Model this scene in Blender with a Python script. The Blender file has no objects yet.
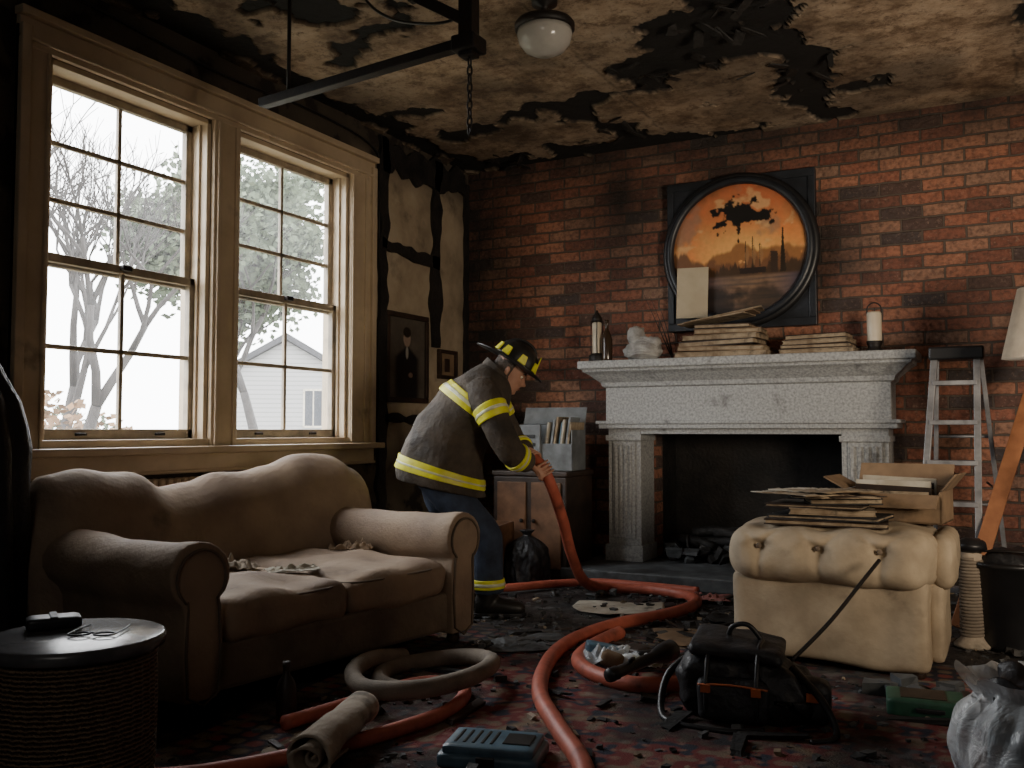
import bpy, bmesh, math, random
import numpy as np
from mathutils import Vector, Matrix, noise
random.seed(7)
R = random.Random(11)
V = Vector
scn = bpy.context.scene
COL = scn.collection

# ------------------------------------------------------------------ helpers
def link(o, parent=None):
    COL.objects.link(o)
    if parent: o.parent = parent
    return o
def grp(name, loc=(0,0,0), rz=0, rot=None):
    e = bpy.data.objects.new(name, None); e.empty_display_size = .1
    e.location = loc; e.rotation_euler = rot if rot else (0,0,rz)
    return link(e)
def mobj(name, vs, fs, mat=None, smooth=False, parent=None, loc=(0,0,0), rot=(0,0,0), mi=None):
    me = bpy.data.meshes.new(name)
    me.from_pydata([tuple(v) for v in vs], [], [tuple(f) for f in fs])
    mats = mat if isinstance(mat, (list, tuple)) else [mat]
    for m in mats:
        if m: me.materials.append(m)
    if mi is not None: me.polygons.foreach_set('material_index', mi)
    if smooth: me.polygons.foreach_set('use_smooth', [True]*len(me.polygons))
    me.update()
    bm = bmesh.new(); bm.from_mesh(me); bmesh.ops.recalc_face_normals(bm, faces=bm.faces); bm.to_mesh(me); bm.free()
    o = bpy.data.objects.new(name, me); o.location = loc; o.rotation_euler = rot
    return link(o, parent)
def bevel(o, w, s=2):
    m = o.modifiers.new('bevel', 'BEVEL'); m.width = w; m.segments = s; m.limit_method = 'ANGLE'; m.angle_limit = .6
    return o
def remesh(o, vx, sm=6):
    m = o.modifiers.new('rm', 'REMESH'); m.mode = 'VOXEL'; m.voxel_size = vx; m.use_smooth_shade = True
    m = o.modifiers.new('sm', 'SMOOTH'); m.factor = .5; m.iterations = sm
    return o
BF = [(0,3,2,1),(4,5,6,7),(0,1,5,4),(1,2,6,5),(2,3,7,6),(3,0,4,7)]
def boxes(name, bl, mat, bev=0, parent=None, loc=(0,0,0), rot=(0,0,0), mi=None):
    vs=[]; fs=[]; ms=[]
    for k,b in enumerate(bl):
        x0,x1,y0,y1,z0,z1 = b; n=len(vs)
        vs += [(x0,y0,z0),(x1,y0,z0),(x1,y1,z0),(x0,y1,z0),(x0,y0,z1),(x1,y0,z1),(x1,y1,z1),(x0,y1,z1)]
        fs += [tuple(i+n for i in f) for f in BF]; ms += [mi[k] if mi else 0]*6
    o = mobj(name, vs, fs, mat, False, parent, loc, rot, ms if mi else None)
    if bev: bevel(o, bev)
    return o
def softbox(name, size, r, loc, mat, parent=None, rot=(0,0,0), puff=0, wr=0, seg=14, ws=6, fn=None):
    bm = bmesh.new(); bmesh.ops.create_cube(bm, size=2)
    bmesh.ops.subdivide_edges(bm, edges=bm.edges[:], cuts=seg, use_grid_fill=True)
    h = V(size)/2
    for v in bm.verts:
        q = v.co.copy(); p = V((q.x*h.x, q.y*h.y, q.z*h.z))
        inn = V([max(-(h[i]-r), min(h[i]-r, p[i])) for i in range(3)])
        d = p-inn
        if d.length > 1e-6: p = inn + d.normalized()*r
        if puff: p.z += (1 if q.z>0 else -1)*abs(q.z)*puff*(1-q.x*q.x)*(1-q.y*q.y)
        if wr: p += noise.noise_vector(p*ws+V(loc)*3)*wr
        if fn: p = fn(p, q)
        v.co = p
    me = bpy.data.meshes.new(name); bm.to_mesh(me); bm.free(); me.materials.append(mat)
    me.polygons.foreach_set('use_smooth', [True]*len(me.polygons))
    o = bpy.data.objects.new(name, me); o.location = loc; o.rotation_euler = rot
    return link(o, parent)
def cat(P, sub=6, closed=False):
    P=[V(p) for p in P]; n=len(P); out=[]
    g=lambda i: P[i%n] if closed else P[max(0,min(n-1,i))]
    for i in range(n if closed else n-1):
        a,b,c,d=g(i-1),g(i),g(i+1),g(i+2)
        for k in range(sub):
            t=k/sub
            out.append(.5*((2*b)+(c-a)*t+(2*a-5*b+4*c-d)*t*t+(3*b-a-3*c+d)*t**3))
    if not closed: out.append(P[-1])
    return out
def tube_geo(P, rad, seg=10, closed=False):
    n=len(P); rr = rad if callable(rad) else (lambda t: rad)
    T=[]
    for i in range(n):
        a=P[(i-1)%n] if closed else P[max(0,i-1)]; b=P[(i+1)%n] if closed else P[min(n-1,i+1)]
        T.append((b-a).normalized())
    u = T[0].orthogonal().normalized(); vs=[]; fs=[]
    for i in range(n):
        u = (u - T[i]*u.dot(T[i])).normalized(); w=T[i].cross(u); r=rr(i/max(1,n-1))
        for k in range(seg):
            a=2*math.pi*k/seg; vs.append(P[i]+(u*math.cos(a)+w*math.sin(a))*r)
    for i in range(n if closed else n-1):
        j=(i+1)%n
        for k in range(seg):
            l=(k+1)%seg; fs.append((i*seg+k,i*seg+l,j*seg+l,j*seg+k))
    if not closed:
        fs.append(tuple(range(seg-1,-1,-1))); fs.append(tuple((n-1)*seg+k for k in range(seg)))
    return vs,fs
def tube(name, pts, rad, mat, parent=None, seg=10, closed=False, sub=6, loc=(0,0,0), rot=(0,0,0)):
    P = cat(pts, sub, closed) if sub>1 else [V(p) for p in pts]
    vs,fs = tube_geo(P, rad, seg, closed)
    return mobj(name, vs, fs, mat, True, parent, loc, rot)
def multi(name, geos, mat, parent=None, smooth=True, loc=(0,0,0), rot=(0,0,0), mis=None):
    vs=[]; fs=[]; ms=[]
    for k,(a,b) in enumerate(geos):
        n=len(vs); vs+=list(a); fs+=[tuple(i+n for i in f) for f in b]; ms+=[mis[k] if mis else 0]*len(b)
    return mobj(name, vs, fs, mat, smooth, parent, loc, rot, ms if mis else None)
def lathe(name, prof, mat, parent=None, seg=32, loc=(0,0,0), rot=(0,0,0), sx=1, sy=1, smooth=True, fn=None):
    vs=[]; fs=[]; n=len(prof)
    for (r,z) in prof:
        for k in range(seg):
            a=2*math.pi*k/seg; p=V((r*sx*math.cos(a), r*sy*math.sin(a), z))
            if fn: p=fn(p)
            vs.append(p)
    for i in range(n-1):
        for k in range(seg):
            l=(k+1)%seg; fs.append((i*seg+k,i*seg+l,(i+1)*seg+l,(i+1)*seg+k))
    fs.append(tuple(range(seg-1,-1,-1))); fs.append(tuple((n-1)*seg+k for k in range(seg)))
    return mobj(name, vs, fs, mat, smooth, parent, loc, rot)
def prism(name, prof, a0, a1, mat, axis='x', parent=None, bev=0, loc=(0,0,0), rot=(0,0,0), smooth=False):
    n=len(prof); vs=[]
    for a in (a0,a1):
        for (p,q) in prof:
            vs.append({'x':(a,p,q),'y':(p,a,q),'z':(p,q,a)}[axis])
    fs=[(i,(i+1)%n,(i+1)%n+n,i+n) for i in range(n)]+[tuple(range(n-1,-1,-1)),tuple(range(n,2*n))]
    o=mobj(name,vs,fs,mat,smooth,parent,loc,rot)
    if bev: bevel(o,bev,3)
    return o
def loft_geo(secs, n=24, sub=4, fn=None, t0=0, t1=1, scale=0):
    C=cat([s[0] for s in secs],sub); A=cat([s[1] for s in secs],sub); B=cat([s[2] for s in secs],sub)
    m=len(C); i0=int(round(t0*(m-1))); i1=int(round(t1*(m-1))); vs=[]; fs=[]
    for i in range(i0,i1+1):
        for k in range(n):
            a=2*math.pi*k/n; off=A[i]*math.cos(a)+B[i]*math.sin(a); p=C[i]+off
            if fn: p = C[i]+off*fn(p)
            if scale: p = p + off.normalized()*scale
            vs.append(p)
    m=i1-i0+1
    for i in range(m-1):
        for k in range(n):
            l=(k+1)%n; fs.append((i*n+k,i*n+l,(i+1)*n+l,(i+1)*n+k))
    fs.append(tuple(range(n-1,-1,-1))); fs.append(tuple((m-1)*n+k for k in range(n)))
    return vs,fs
def sphere_geo(c, r, sc=(1,1,1), nu=16, nv=10, fn=None):
    vs=[]; fs=[]; c=V(c)
    for i in range(nv+1):
        th=math.pi*i/nv
        for k in range(nu):
            a=2*math.pi*k/nu; d=V((math.sin(th)*math.cos(a)*sc[0],math.sin(th)*math.sin(a)*sc[1],math.cos(th)*sc[2]))
            if fn: d=d*fn(d)
            vs.append(c+d*r)
    for i in range(nv):
        for k in range(nu):
            l=(k+1)%nu; fs.append((i*nu+k,i*nu+l,(i+1)*nu+l,(i+1)*nu+k))
    return vs,fs
def box_geo(c, s, M=None, jit=0):
    vs=[]
    for dx,dy,dz in ((-1,-1,-1),(1,-1,-1),(1,1,-1),(-1,1,-1),(-1,-1,1),(1,-1,1),(1,1,1),(-1,1,1)):
        p=V((dx*s[0]/2*(1+R.uniform(-jit,jit)),dy*s[1]/2*(1+R.uniform(-jit,jit)),dz*s[2]/2*(1+R.uniform(-jit,jit))))
        if M: p=M@p
        vs.append(V(c)+p)
    return vs,BF
rs=np.random.RandomState(3); TAB=rs.rand(256,256)
def vn(x,y):
    xi=np.floor(x).astype(int); yi=np.floor(y).astype(int); fx=x-xi; fy=y-yi
    fx=fx*fx*(3-2*fx); fy=fy*fy*(3-2*fy)
    g=lambda a,b: TAB[a%256,b%256]
    return (g(xi,yi)*(1-fx)+g(xi+1,yi)*fx)*(1-fy)+(g(xi,yi+1)*(1-fx)+g(xi+1,yi+1)*fx)*fy
def fbm(x,y,o=5):
    s=0;a=.5
    for i in range(o): s=s+a*vn(x*2**i+17*i,y*2**i+31*i); a*=.5
    return s
def sst(a,b,x): t=np.clip((x-a)/(b-a),0,1); return t*t*(3-2*t)
def grid(name, w, h, n, m, mat, colfn=None, zfn=None, parent=None, loc=(0,0,0), rot=(0,0,0), attr=None, smooth=True):
    X,Y=np.meshgrid(np.linspace(-w/2,w/2,n),np.linspace(-h/2,h/2,m)); X=X.ravel(); Y=Y.ravel()
    Z=zfn(X,Y) if zfn else np.zeros_like(X)
    vs=np.stack([X,Y,Z],1); I=np.arange(n*m).reshape(m,n)
    F=np.stack([I[:-1,:-1],I[:-1,1:],I[1:,1:],I[1:,:-1]],-1).reshape(-1,4)
    me=bpy.data.meshes.new(name); me.from_pydata(vs.tolist(),[],F.tolist()); me.materials.append(mat)
    if colfn:
        c=np.ones((len(X),4)); c[:,:3]=np.stack(np.broadcast_arrays(*colfn(X,Y)),1)
        a=me.color_attributes.new('paint','FLOAT_COLOR','POINT'); a.data.foreach_set('color',c.ravel())
    if attr:
        a=me.attributes.new('char','FLOAT','POINT'); a.data.foreach_set('value',attr(X,Y).astype(float))
    if smooth: me.polygons.foreach_set('use_smooth',[True]*len(me.polygons))
    o=bpy.data.objects.new(name,me); o.location=loc; o.rotation_euler=rot
    return link(o,parent)

# ------------------------------------------------------------------ materials
class N:
    def __init__(s,name):
        s.m=bpy.data.materials.new(name); s.m.use_nodes=True; s.t=s.m.node_tree
        s.b=s.t.nodes['Principled BSDF']; s.tc=s.n('ShaderNodeTexCoord')
    def n(s,t,**k):
        x=s.t.nodes.new(t)
        for a,b in k.items(): setattr(x,a,b)
        return x
    def l(s,a,b): s.t.links.new(a,b)
    def set(s,sock,v):
        if hasattr(v,'is_output'): s.l(v,sock)
        else: sock.default_value=v
    def noise(s,sc,det=5,vec=None,dist=0,rough=.55):
        x=s.n('ShaderNodeTexNoise'); x.inputs['Scale'].default_value=sc; x.inputs['Detail'].default_value=det
        x.inputs['Distortion'].default_value=dist; x.inputs['Roughness'].default_value=rough
        s.l(vec if vec else s.tc.outputs['Object'],x.inputs['Vector']); return x.outputs['Fac']
    def math(s,op,a,b=0,c=0,clamp=False):
        x=s.n('ShaderNodeMath',operation=op,use_clamp=clamp)
        s.set(x.inputs[0],a); s.set(x.inputs[1],b); s.set(x.inputs[2],c); return x.outputs[0]
    def mr(s,v,a,b,c=0,d=1):
        x=s.n('ShaderNodeMapRange'); x.interpolation_type='SMOOTHSTEP'; s.set(x.inputs[0],v)
        for i,q in enumerate((a,b,c,d)): s.set(x.inputs[1+i],q)
        return x.outputs[0]
    def ramp(s,f,st,interp='LINEAR'):
        x=s.n('ShaderNodeValToRGB'); e=x.color_ramp; e.interpolation=interp
        while len(e.elements)<len(st): e.elements.new(.5)
        for i,(p,c) in enumerate(st): e.elements[i].position=p; e.elements[i].color=(*c,1)
        s.l(f,x.inputs[0]); return x.outputs[0]
    def mix(s,f,a,b,mode='MIX'):
        x=s.n('ShaderNodeMix',data_type='RGBA',blend_type=mode); s.set(x.inputs[0],f)
        for i,v in ((6,a),(7,b)):
            if isinstance(v,tuple): v=(*v[:3],1)
            s.set(x.inputs[i],v)
        return x.outputs[2]
    def bump(s,h,st=.3,dist=.01):
        x=s.n('ShaderNodeBump'); x.inputs['Strength'].default_value=st; x.inputs['Distance'].default_value=dist
        s.l(h,x.inputs['Height']); s.l(x.outputs[0],s.b.inputs['Normal'])
    def col(s,c): s.set(s.b.inputs['Base Color'],(*c,1) if isinstance(c,tuple) else c)
    def rough(s,r): s.set(s.b.inputs['Roughness'],r)
SOOT=(.012,.011,.010)
def M(name,c,c2=None,rough=.8,metal=0,sc=6,bump=.3,bs=60,soot=0,ss=3,bd=.004):
    k=N(name); c2=c2 or tuple(x*.65 for x in c)
    col=k.ramp(k.noise(sc),[(.35,c2),(.65,c)])
    if soot: col=k.mix(k.mr(k.noise(ss,6),.62-soot*.4,.85-soot*.3),col,SOOT)
    k.col(col); k.rough(rough); k.b.inputs['Metallic'].default_value=metal
    if bump: k.bump(k.noise(bs,4),bump,bd)
    return k.m
def PAINT(name,rough=.6,mulnoise=.3):
    k=N(name); a=k.n('ShaderNodeAttribute'); a.attribute_name='paint'
    k.col(k.mix(k.mr(k.noise(30,4),.3,.7,0,mulnoise),a.outputs['Color'],SOOT)); k.rough(rough); k.bump(k.noise(150),.25,.002); return k.m

m_char=M('charred_wood',(.022,.019,.017),(.006,.006,.006),.7,bs=40,bump=.8,bd=.01)
m_black=M('black_plastic',(.018,.018,.02),rough=.4,bump=.1)
m_blackcloth=M('black_nylon',(.02,.02,.023),rough=.5,bump=.6,bs=26,bd=.014)
m_trim=M('old_cream_paint',(.60,.48,.33),(.44,.34,.23),.5,sc=3,bump=.12,soot=.1,ss=3)
m_sash=M('sash_paint',(.40,.33,.24),(.24,.20,.15),.5,sc=8,bump=.15,soot=.1)
m_mantel=M('speckled_stone_paint',(.45,.455,.445),(.25,.255,.255),.7,sc=60,bump=.5,bs=70,soot=.1,ss=5)
m_hearth=M('hearth_slate',(.13,.14,.145),(.06,.065,.07),.6,sc=9,soot=.3)
m_sofa=M('tan_upholstery',(.34,.245,.165),(.235,.165,.115),.78,sc=4,bump=.5,bs=25,bd=.012,soot=.12,ss=2.5)
m_sofad=M('tan_upholstery_base',(.20,.15,.105),(.12,.09,.065),.85,sc=5,bump=.5,bs=30,bd=.01,soot=.25,ss=2.5)
m_ott=M('beige_velvet',(.47,.38,.265),(.32,.255,.175),.8,sc=6,bump=.4,bs=40,bd=.006,soot=.1,ss=4)
m_wood=M('brown_wood',(.20,.10,.05),(.10,.05,.025),.6,sc=9,bump=.3)
m_dwood=M('dark_wood',(.05,.03,.02),(.02,.013,.01),.5,sc=9,bump=.3)
m_card=M('cardboard',(.27,.18,.105),(.17,.11,.065),.9,sc=5,soot=.25)
m_paper=M('paper',(.58,.54,.45),(.4,.35,.27),.85,sc=7,bump=.2,soot=.15,ss=9)
m_oldpaper=M('scorched_paper',(.38,.30,.20),(.18,.125,.075),.9,sc=10,bump=.3,soot=.3,ss=12)
m_redhose=M('red_hose',(.52,.13,.08),(.38,.09,.055),.5,sc=14,bump=.15,soot=.12,ss=6)
m_greyhose=M('grey_hose',(.28,.23,.175),(.18,.145,.11),.8,sc=9,bump=.5,bs=120)
m_alu=M('worn_aluminium',(.34,.34,.35),(.18,.18,.19),.45,metal=.4,sc=9,bump=.2,soot=.2)
m_grey=M('grey_enamel',(.22,.24,.25),(.13,.14,.15),.4,sc=9,bump=.1,soot=.2)
m_iron=M('burnt_iron',(.012,.011,.011),(.020,.013,.010),.55,metal=.2,sc=12,bump=.6,bs=50)
m_jacket=M('turnout_jacket',(.080,.060,.042),(.035,.027,.020),.85,sc=7,bump=.8,bs=18,bd=.02,soot=.2)
m_yel=M('reflective_yellow',(.76,.74,.04),(.62,.58,.035),.45,sc=20,bump=.1)
m_silver=M('reflective_silver',(.66,.68,.45),(.5,.5,.35),.3,sc=20,bump=.1)
m_jean=M('dark_denim',(.035,.05,.085),(.018,.025,.045),.85,sc=14,bump=.6,bs=20,bd=.012)
m_boot=M('black_leather',(.02,.018,.016),rough=.45)
m_skin=M('skin',(.50,.27,.18),(.40,.20,.13),.55,sc=14,bump=.15,bs=120,bd=.002)
m_hair=M('grey_brown_hair',(.10,.07,.05),(.04,.03,.022),.8,sc=60,bump=.8,bs=150)
m_white=M('candle_wax',(.72,.66,.52),(.6,.52,.4),.5,sc=6,bump=.1)
m_cloth=M('dirty_cloth',(.46,.39,.30),(.30,.235,.175),.9,sc=7,bump=.6,bs=40,bd=.01,soot=.2,ss=6)
m_bluegrey=M('bluegrey_plastic',(.11,.20,.27),(.06,.11,.15),.4,sc=8,bump=.1,soot=.15)
m_green=M('green_box_print',(.03,.12,.07),(.02,.07,.045),.5,sc=12,bump=.1,soot=.25,ss=8)
m_glassb=M('brown_bottle',(.05,.03,.018),rough=.15,bump=0)
m_rubble=M('ash_rubble_grey',(.10,.095,.09),(.04,.038,.036),.9,sc=15)
m_tabletop=M('painted_grey_top',(.15,.15,.155),(.06,.06,.065),.22,sc=7,bump=.3,bs=12,soot=.3)

k=N('wicker'); w=k.n('ShaderNodeTexWave'); w.bands_direction='Z'; w.inputs['Scale'].default_value=26; w.inputs['Distortion'].default_value=2.5; w.inputs['Detail Scale'].default_value=6
k.l(k.tc.outputs['Object'],w.inputs['Vector']); k.col(k.ramp(w.outputs['Fac'],[(.2,(.05,.033,.02)),(.8,(.30,.20,.125))])); k.bump(w.outputs['Fac'],.9,.012); m_wick=k.m

# brick wall
k=N('sooty_brick'); sp=k.n('ShaderNodeSeparateXYZ'); k.l(k.tc.outputs['Object'],sp.inputs[0])
cb=k.n('ShaderNodeCombineXYZ'); k.l(k.math('ADD',sp.outputs[0],sp.outputs[1]),cb.inputs[0]); k.l(sp.outputs[2],cb.inputs[1])
wob=k.n('ShaderNodeTexNoise'); wob.inputs['Scale'].default_value=9; k.l(cb.outputs[0],wob.inputs['Vector'])
va=k.n('ShaderNodeVectorMath',operation='MULTIPLY_ADD'); k.l(wob.outputs['Color'],va.inputs[0]); va.inputs[1].default_value=(.018,.018,0); k.l(cb.outputs[0],va.inputs[2])
br=k.n('ShaderNodeTexBrick'); k.l(va.outputs[0],br.inputs['Vector'])
for a,b in (('Scale',1),('Mortar Size',.0085),('Mortar Smooth',.35),('Brick Width',.27),('Row Height',.088),('Bias',0)): br.inputs[a].default_value=b
br.inputs['Color1'].default_value=(0,0,0,1); br.inputs['Color2'].default_value=(1,1,1,1); br.inputs['Mortar'].default_value=(.5,.5,.5,1)
bc=k.ramp(br.outputs['Color'],[(0,(.07,.058,.058)),(.12,(.12,.066,.052)),(.3,(.24,.09,.058)),(.55,(.35,.132,.08)),(.8,(.45,.195,.115)),(1,(.32,.19,.13))])
bc=k.mix(k.mr(k.noise(30,7),.35,.75,0,.75),bc,(.065,.038,.030))
bc=k.mix(k.mr(k.noise(55,5),.55,.75,0,.35),bc,(.46,.31,.22))
bc=k.mix(br.outputs['Fac'],bc,(.12,.09,.07))
X,Z=sp.outputs[0],sp.outputs[2]
sx=k.mr(X,.9,.05,0,.85)
sz=k.mr(Z,2.85,3.3,0,.8)
def spot(x,z,r1,r2,s,zs=1):
    dx=k.math('SUBTRACT',X,x); dz=k.math('SUBTRACT',Z,z)
    return k.mr(k.math('SQRT',k.math('ADD',k.math('MULTIPLY',dx,dx),k.math('MULTIPLY',k.math('MULTIPLY',dz,dz),zs))),r1,r2,0,s)
tot=k.math('MAXIMUM',k.math('MAXIMUM',sx,sz),k.math('MAXIMUM',spot(1.42,2.9,.85,-.25,.98,.32),k.math('MAXIMUM',spot(2.95,2.35,.55,.15,.75,.7),k.math('MAXIMUM',spot(2.3,3.1,.7,.1,.7,1.5),spot(3.95,1.8,.5,.1,.45,.6)))))
sn=k.math('MULTIPLY',tot,k.mr(k.noise(2.6,7),.25,.65,.7,1.15),clamp=True)
sn=k.math('MAXIMUM',sn,k.mr(k.noise(1.6,7),.57,.77,0,.55))
k.col(k.mix(sn,bc,SOOT)); k.rough(.85)
hh=k.math('ADD',k.math('MULTIPLY',br.outputs['Fac'],-1),k.math('MULTIPLY',k.noise(38,6),.8)); k.bump(hh,1,.022)
m_brick=k.m

# ceiling
k=N('burnt_ceiling_plaster'); a=k.n('ShaderNodeAttribute'); a.attribute_name='char'
pl=k.ramp(k.noise(1.6,10,rough=.75),[(.32,(.07,.042,.025)),(.42,(.22,.148,.092)),(.52,(.46,.345,.235)),(.70,(.64,.515,.385))])
pl=k.mix(k.mr(k.noise(7,9,rough=.8),.48,.62,0,.78),pl,(.12,.072,.042))
pl=k.mix(k.mr(k.noise(26,6,rough=.8),.55,.67,0,.72),pl,(.05,.032,.02))
k.col(k.mix(a.outputs['Fac'],pl,(.005,.005,.005))); k.rough(.9); k.bump(k.noise(22,9,rough=.7),.8,.014); m_ceil=k.m
# left wall
k=N('scorched_plaster'); sp=k.n('ShaderNodeSeparateXYZ'); k.l(k.tc.outputs['Object'],sp.inputs[0])
pl=k.ramp(k.noise(2.5,7),[(.3,(.20,.155,.105)),(.55,(.40,.32,.22)),(.75,(.48,.40,.29))])
s1=k.mr(sp.outputs[2],2.85,3.2,0,1); s2=k.mr(sp.outputs[1],5.6,5.2,0,1); s3=k.mr(sp.outputs[2],1.3,.8,0,.9); s4=k.mr(sp.outputs[1],6.6,6.9,0,.5)
t=k.math('MAXIMUM',k.math('MAXIMUM',s1,s2),k.math('MAXIMUM',s3,s4))
t=k.math('ADD',t,k.mr(k.noise(3.5,8),.5,.78,-.12,.7),clamp=True)
k.col(k.mix(t,pl,(.022,.017,.014))); k.rough(.9); k.bump(k.noise(20,8),.6,.01); m_lwall=k.m
m_wall=M('dim_wall',(.12,.09,.07),(.04,.03,.025),.9,sc=2,soot=.4)
# floor
k=N('ash_covered_floor'); c=k.ramp(k.noise(6,9,rough=.7),[(.35,(.008,.008,.009)),(.5,(.03,.027,.026)),(.62,(.075,.067,.062)),(.8,(.18,.165,.15))])
k.col(c); k.rough(k.mr(k.noise(3),.35,.65,.3,.85)); k.bump(k.noise(30,8),.9,.02); m_floor=k.m
# glass panes
k=N('sooty_window_glass'); out=[n for n in k.t.nodes if n.type=='OUTPUT_MATERIAL'][0]
tr=k.n('ShaderNodeBsdfTransparent'); tr.inputs[0].default_value=(.95,.96,.95,1); gl=k.n('ShaderNodeBsdfGlossy'); gl.inputs['Roughness'].default_value=.08; gl.inputs[0].default_value=(.8,.8,.8,1)
dfu=k.n('ShaderNodeBsdfTranslucent'); dfu.inputs[0].default_value=(.8,.8,.8,1)
m1=k.n('ShaderNodeMixShader'); m1.inputs[0].default_value=.03; k.l(tr.outputs[0],m1.inputs[1]); k.l(gl.outputs[0],m1.inputs[2])
m2=k.n('ShaderNodeMixShader'); k.l(k.mr(k.noise(2.5,6),.3,.8,.02,.07),m2.inputs[0]); k.l(m1.outputs[0],m2.inputs[1]); k.l(dfu.outputs[0],m2.inputs[2]); k.l(m2.outputs[0],out.inputs[0]); m_glass=k.m
m_opal=M('opal_glass',(.50,.49,.45),(.40,.39,.36),.15,bump=0)
m_shade=M('linen_shade',(.74,.62,.46),(.64,.52,.38),.8,sc=20,bump=.3,bs=200)
# thin plastic film
k=N('plastic_bag'); out=[n for n in k.t.nodes if n.type=='OUTPUT_MATERIAL'][0]
k.col(k.ramp(k.noise(5),[(.35,(.66,.71,.75)),(.6,(.85,.87,.88))])); k.rough(.16); k.bump(k.noise(9,4,rough=.5,dist=1.5),.8,.03)
tr=k.n('ShaderNodeBsdfTransparent'); mx=k.n('ShaderNodeMixShader'); k.l(k.mr(k.noise(6,4),.35,.65,.35,.85),mx.inputs[0]); k.l(tr.outputs[0],mx.inputs[1]); k.l(k.b.outputs[0],mx.inputs[2]); k.l(mx.outputs[0],out.inputs[0]); m_bag=k.m

# ------------------------------------------------------------------ room shell
H=3.3; HT=3.37; BY=6.9; XR=6.4; YR=-1.8
O1=(2.87,3.93); O2=(4.14,5.23); WZ=(1.0,2.9)
boxes('wall_left',[(-.22,0,YR,O1[0],0,HT),(-.22,0,O1[1],O2[0],0,HT),(-.22,0,O2[1],BY+.2,0,HT),
  (-.22,0,O1[0],O1[1],0,WZ[0]),(-.22,0,O2[0],O2[1],0,WZ[0]),(-.22,0,O1[0],O1[1],WZ[1],HT),(-.22,0,O2[0],O2[1],WZ[1],HT)],m_lwall)
FX0,FX1,FT=1.68,3.11,1.08
boxes('wall_back',[(0,FX0,BY,BY+.2,0,HT),(FX1,XR,BY,BY+.2,0,HT),(FX0,FX1,BY,BY+.2,FT,HT)],m_brick)
boxes('wall_right',[(XR,XR+.2,YR,BY+.2,0,HT)],m_wall)
boxes('wall_front',[(-.2,XR+.2,YR-.2,YR,0,HT)],m_wall)
grid('floor',XR+.4,BY-YR+.4,260,340,m_floor,zfn=lambda X,Y:-.006+.006*fbm(X*4+9,Y*4+5)*1.0,loc=((XR)/2,(BY+YR)/2,-.004))
segs=[((1.20,5.78),(2.3,5.36),.14),((2.1,5.4),(3.05,4.75),.25),((2.98,4.9),(3.02,6.7),.19),((3.0,5.2),(3.0,4.2),.14),((1.5,5.7),(1.75,6.85),.14),((.1,6.7),(1.9,6.85),.20),((.10,6.85),(.10,3.0),.14),((2.3,5.35),(2.75,5.3),.2),((3.0,6.1),(3.5,6.3),.06),((4.25,5.4),(4.5,6.9),.03),((.6,4.4),(1.3,4.0),.07),((.5,5.9),(1.3,5.75),.10),((3.5,4.6),(4.1,4.9),.05)]
def charf(X,Y):
    wx=X+(fbm(X*2.5,Y*2.5)-.5)*.5; wy=Y+(fbm(X*2.5+40,Y*2.5+9)-.5)*.5
    m=np.zeros_like(X); sft=np.zeros_like(X)
    e=(fbm(X*7+3,Y*7+8,6)-.5)*.40+(vn(X*40,Y*40)-.5)*.03
    for (a,b,w) in segs:
        ax,ay=a; bx,by=b; L=(bx-ax)**2+(by-ay)**2
        t=np.clip(((wx-ax)*(bx-ax)+(wy-ay)*(by-ay))/L,0,1); d=np.hypot(wx-ax-t*(bx-ax),wy-ay-t*(by-ay))
        m=np.maximum(m,1-sst(w-.02,w+.02,d+e)); sft=np.maximum(sft,.6*(1-sst(w,w+.40,d+e)))
    n2=fbm(X*1.6+60,Y*1.6+20,6)
    m=np.maximum(m,sst(.68,.69,n2))
    for j in (1.9,4.2):
        m=np.maximum(m,.6*(1-sst(.004,.014,np.abs(X+ (vn(X*8,Y*8)-.5)*.05-j))))
    edge=np.maximum(1-sst(.0,1.3,X),.8*(1-sst(0,.35,BY-Y)))*.9
    sft=np.maximum(sft*.75,edge*np.clip(fbm(X*3+2,Y*3)*1.9-.15,0,1))
    sft=np.maximum(sft,.65*sst(.48,.70,fbm(X*1.1+5,Y*1.1+70)))
    return np.clip(np.maximum(m,sft*.85),0,1)
cx0,cy0=XR/2,(BY+YR)/2
grid('ceiling',XR+.1,BY-YR+.1,380,520,m_ceil,loc=(cx0,cy0,H),attr=lambda X,Y:charf(X+cx0,Y+cy0),
     zfn=lambda X,Y:.022*sst(.85,.97,charf(X+cx0,Y+cy0))+.012*(fbm((X)*5,(Y)*5)-.5),smooth=False)
boxes('ceiling_slab',[(-.2,XR+.2,YR-.2,BY+.2,HT,HT+.1)],m_char)
boxes('wall_firebox',[(FX0-.02,FX1+.02,BY+.55,BY+.6,0,FT+.1),(FX0-.06,FX0,BY+.2,BY+.6,0,FT+.1),(FX1,FX1+.06,BY+.2,BY+.6,0,FT+.1),(FX0-.02,FX1+.02,BY+.2,BY+.6,FT,FT+.06),(FX0,FX1,BY,BY+.6,-.02,.1)],m_char)

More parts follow.
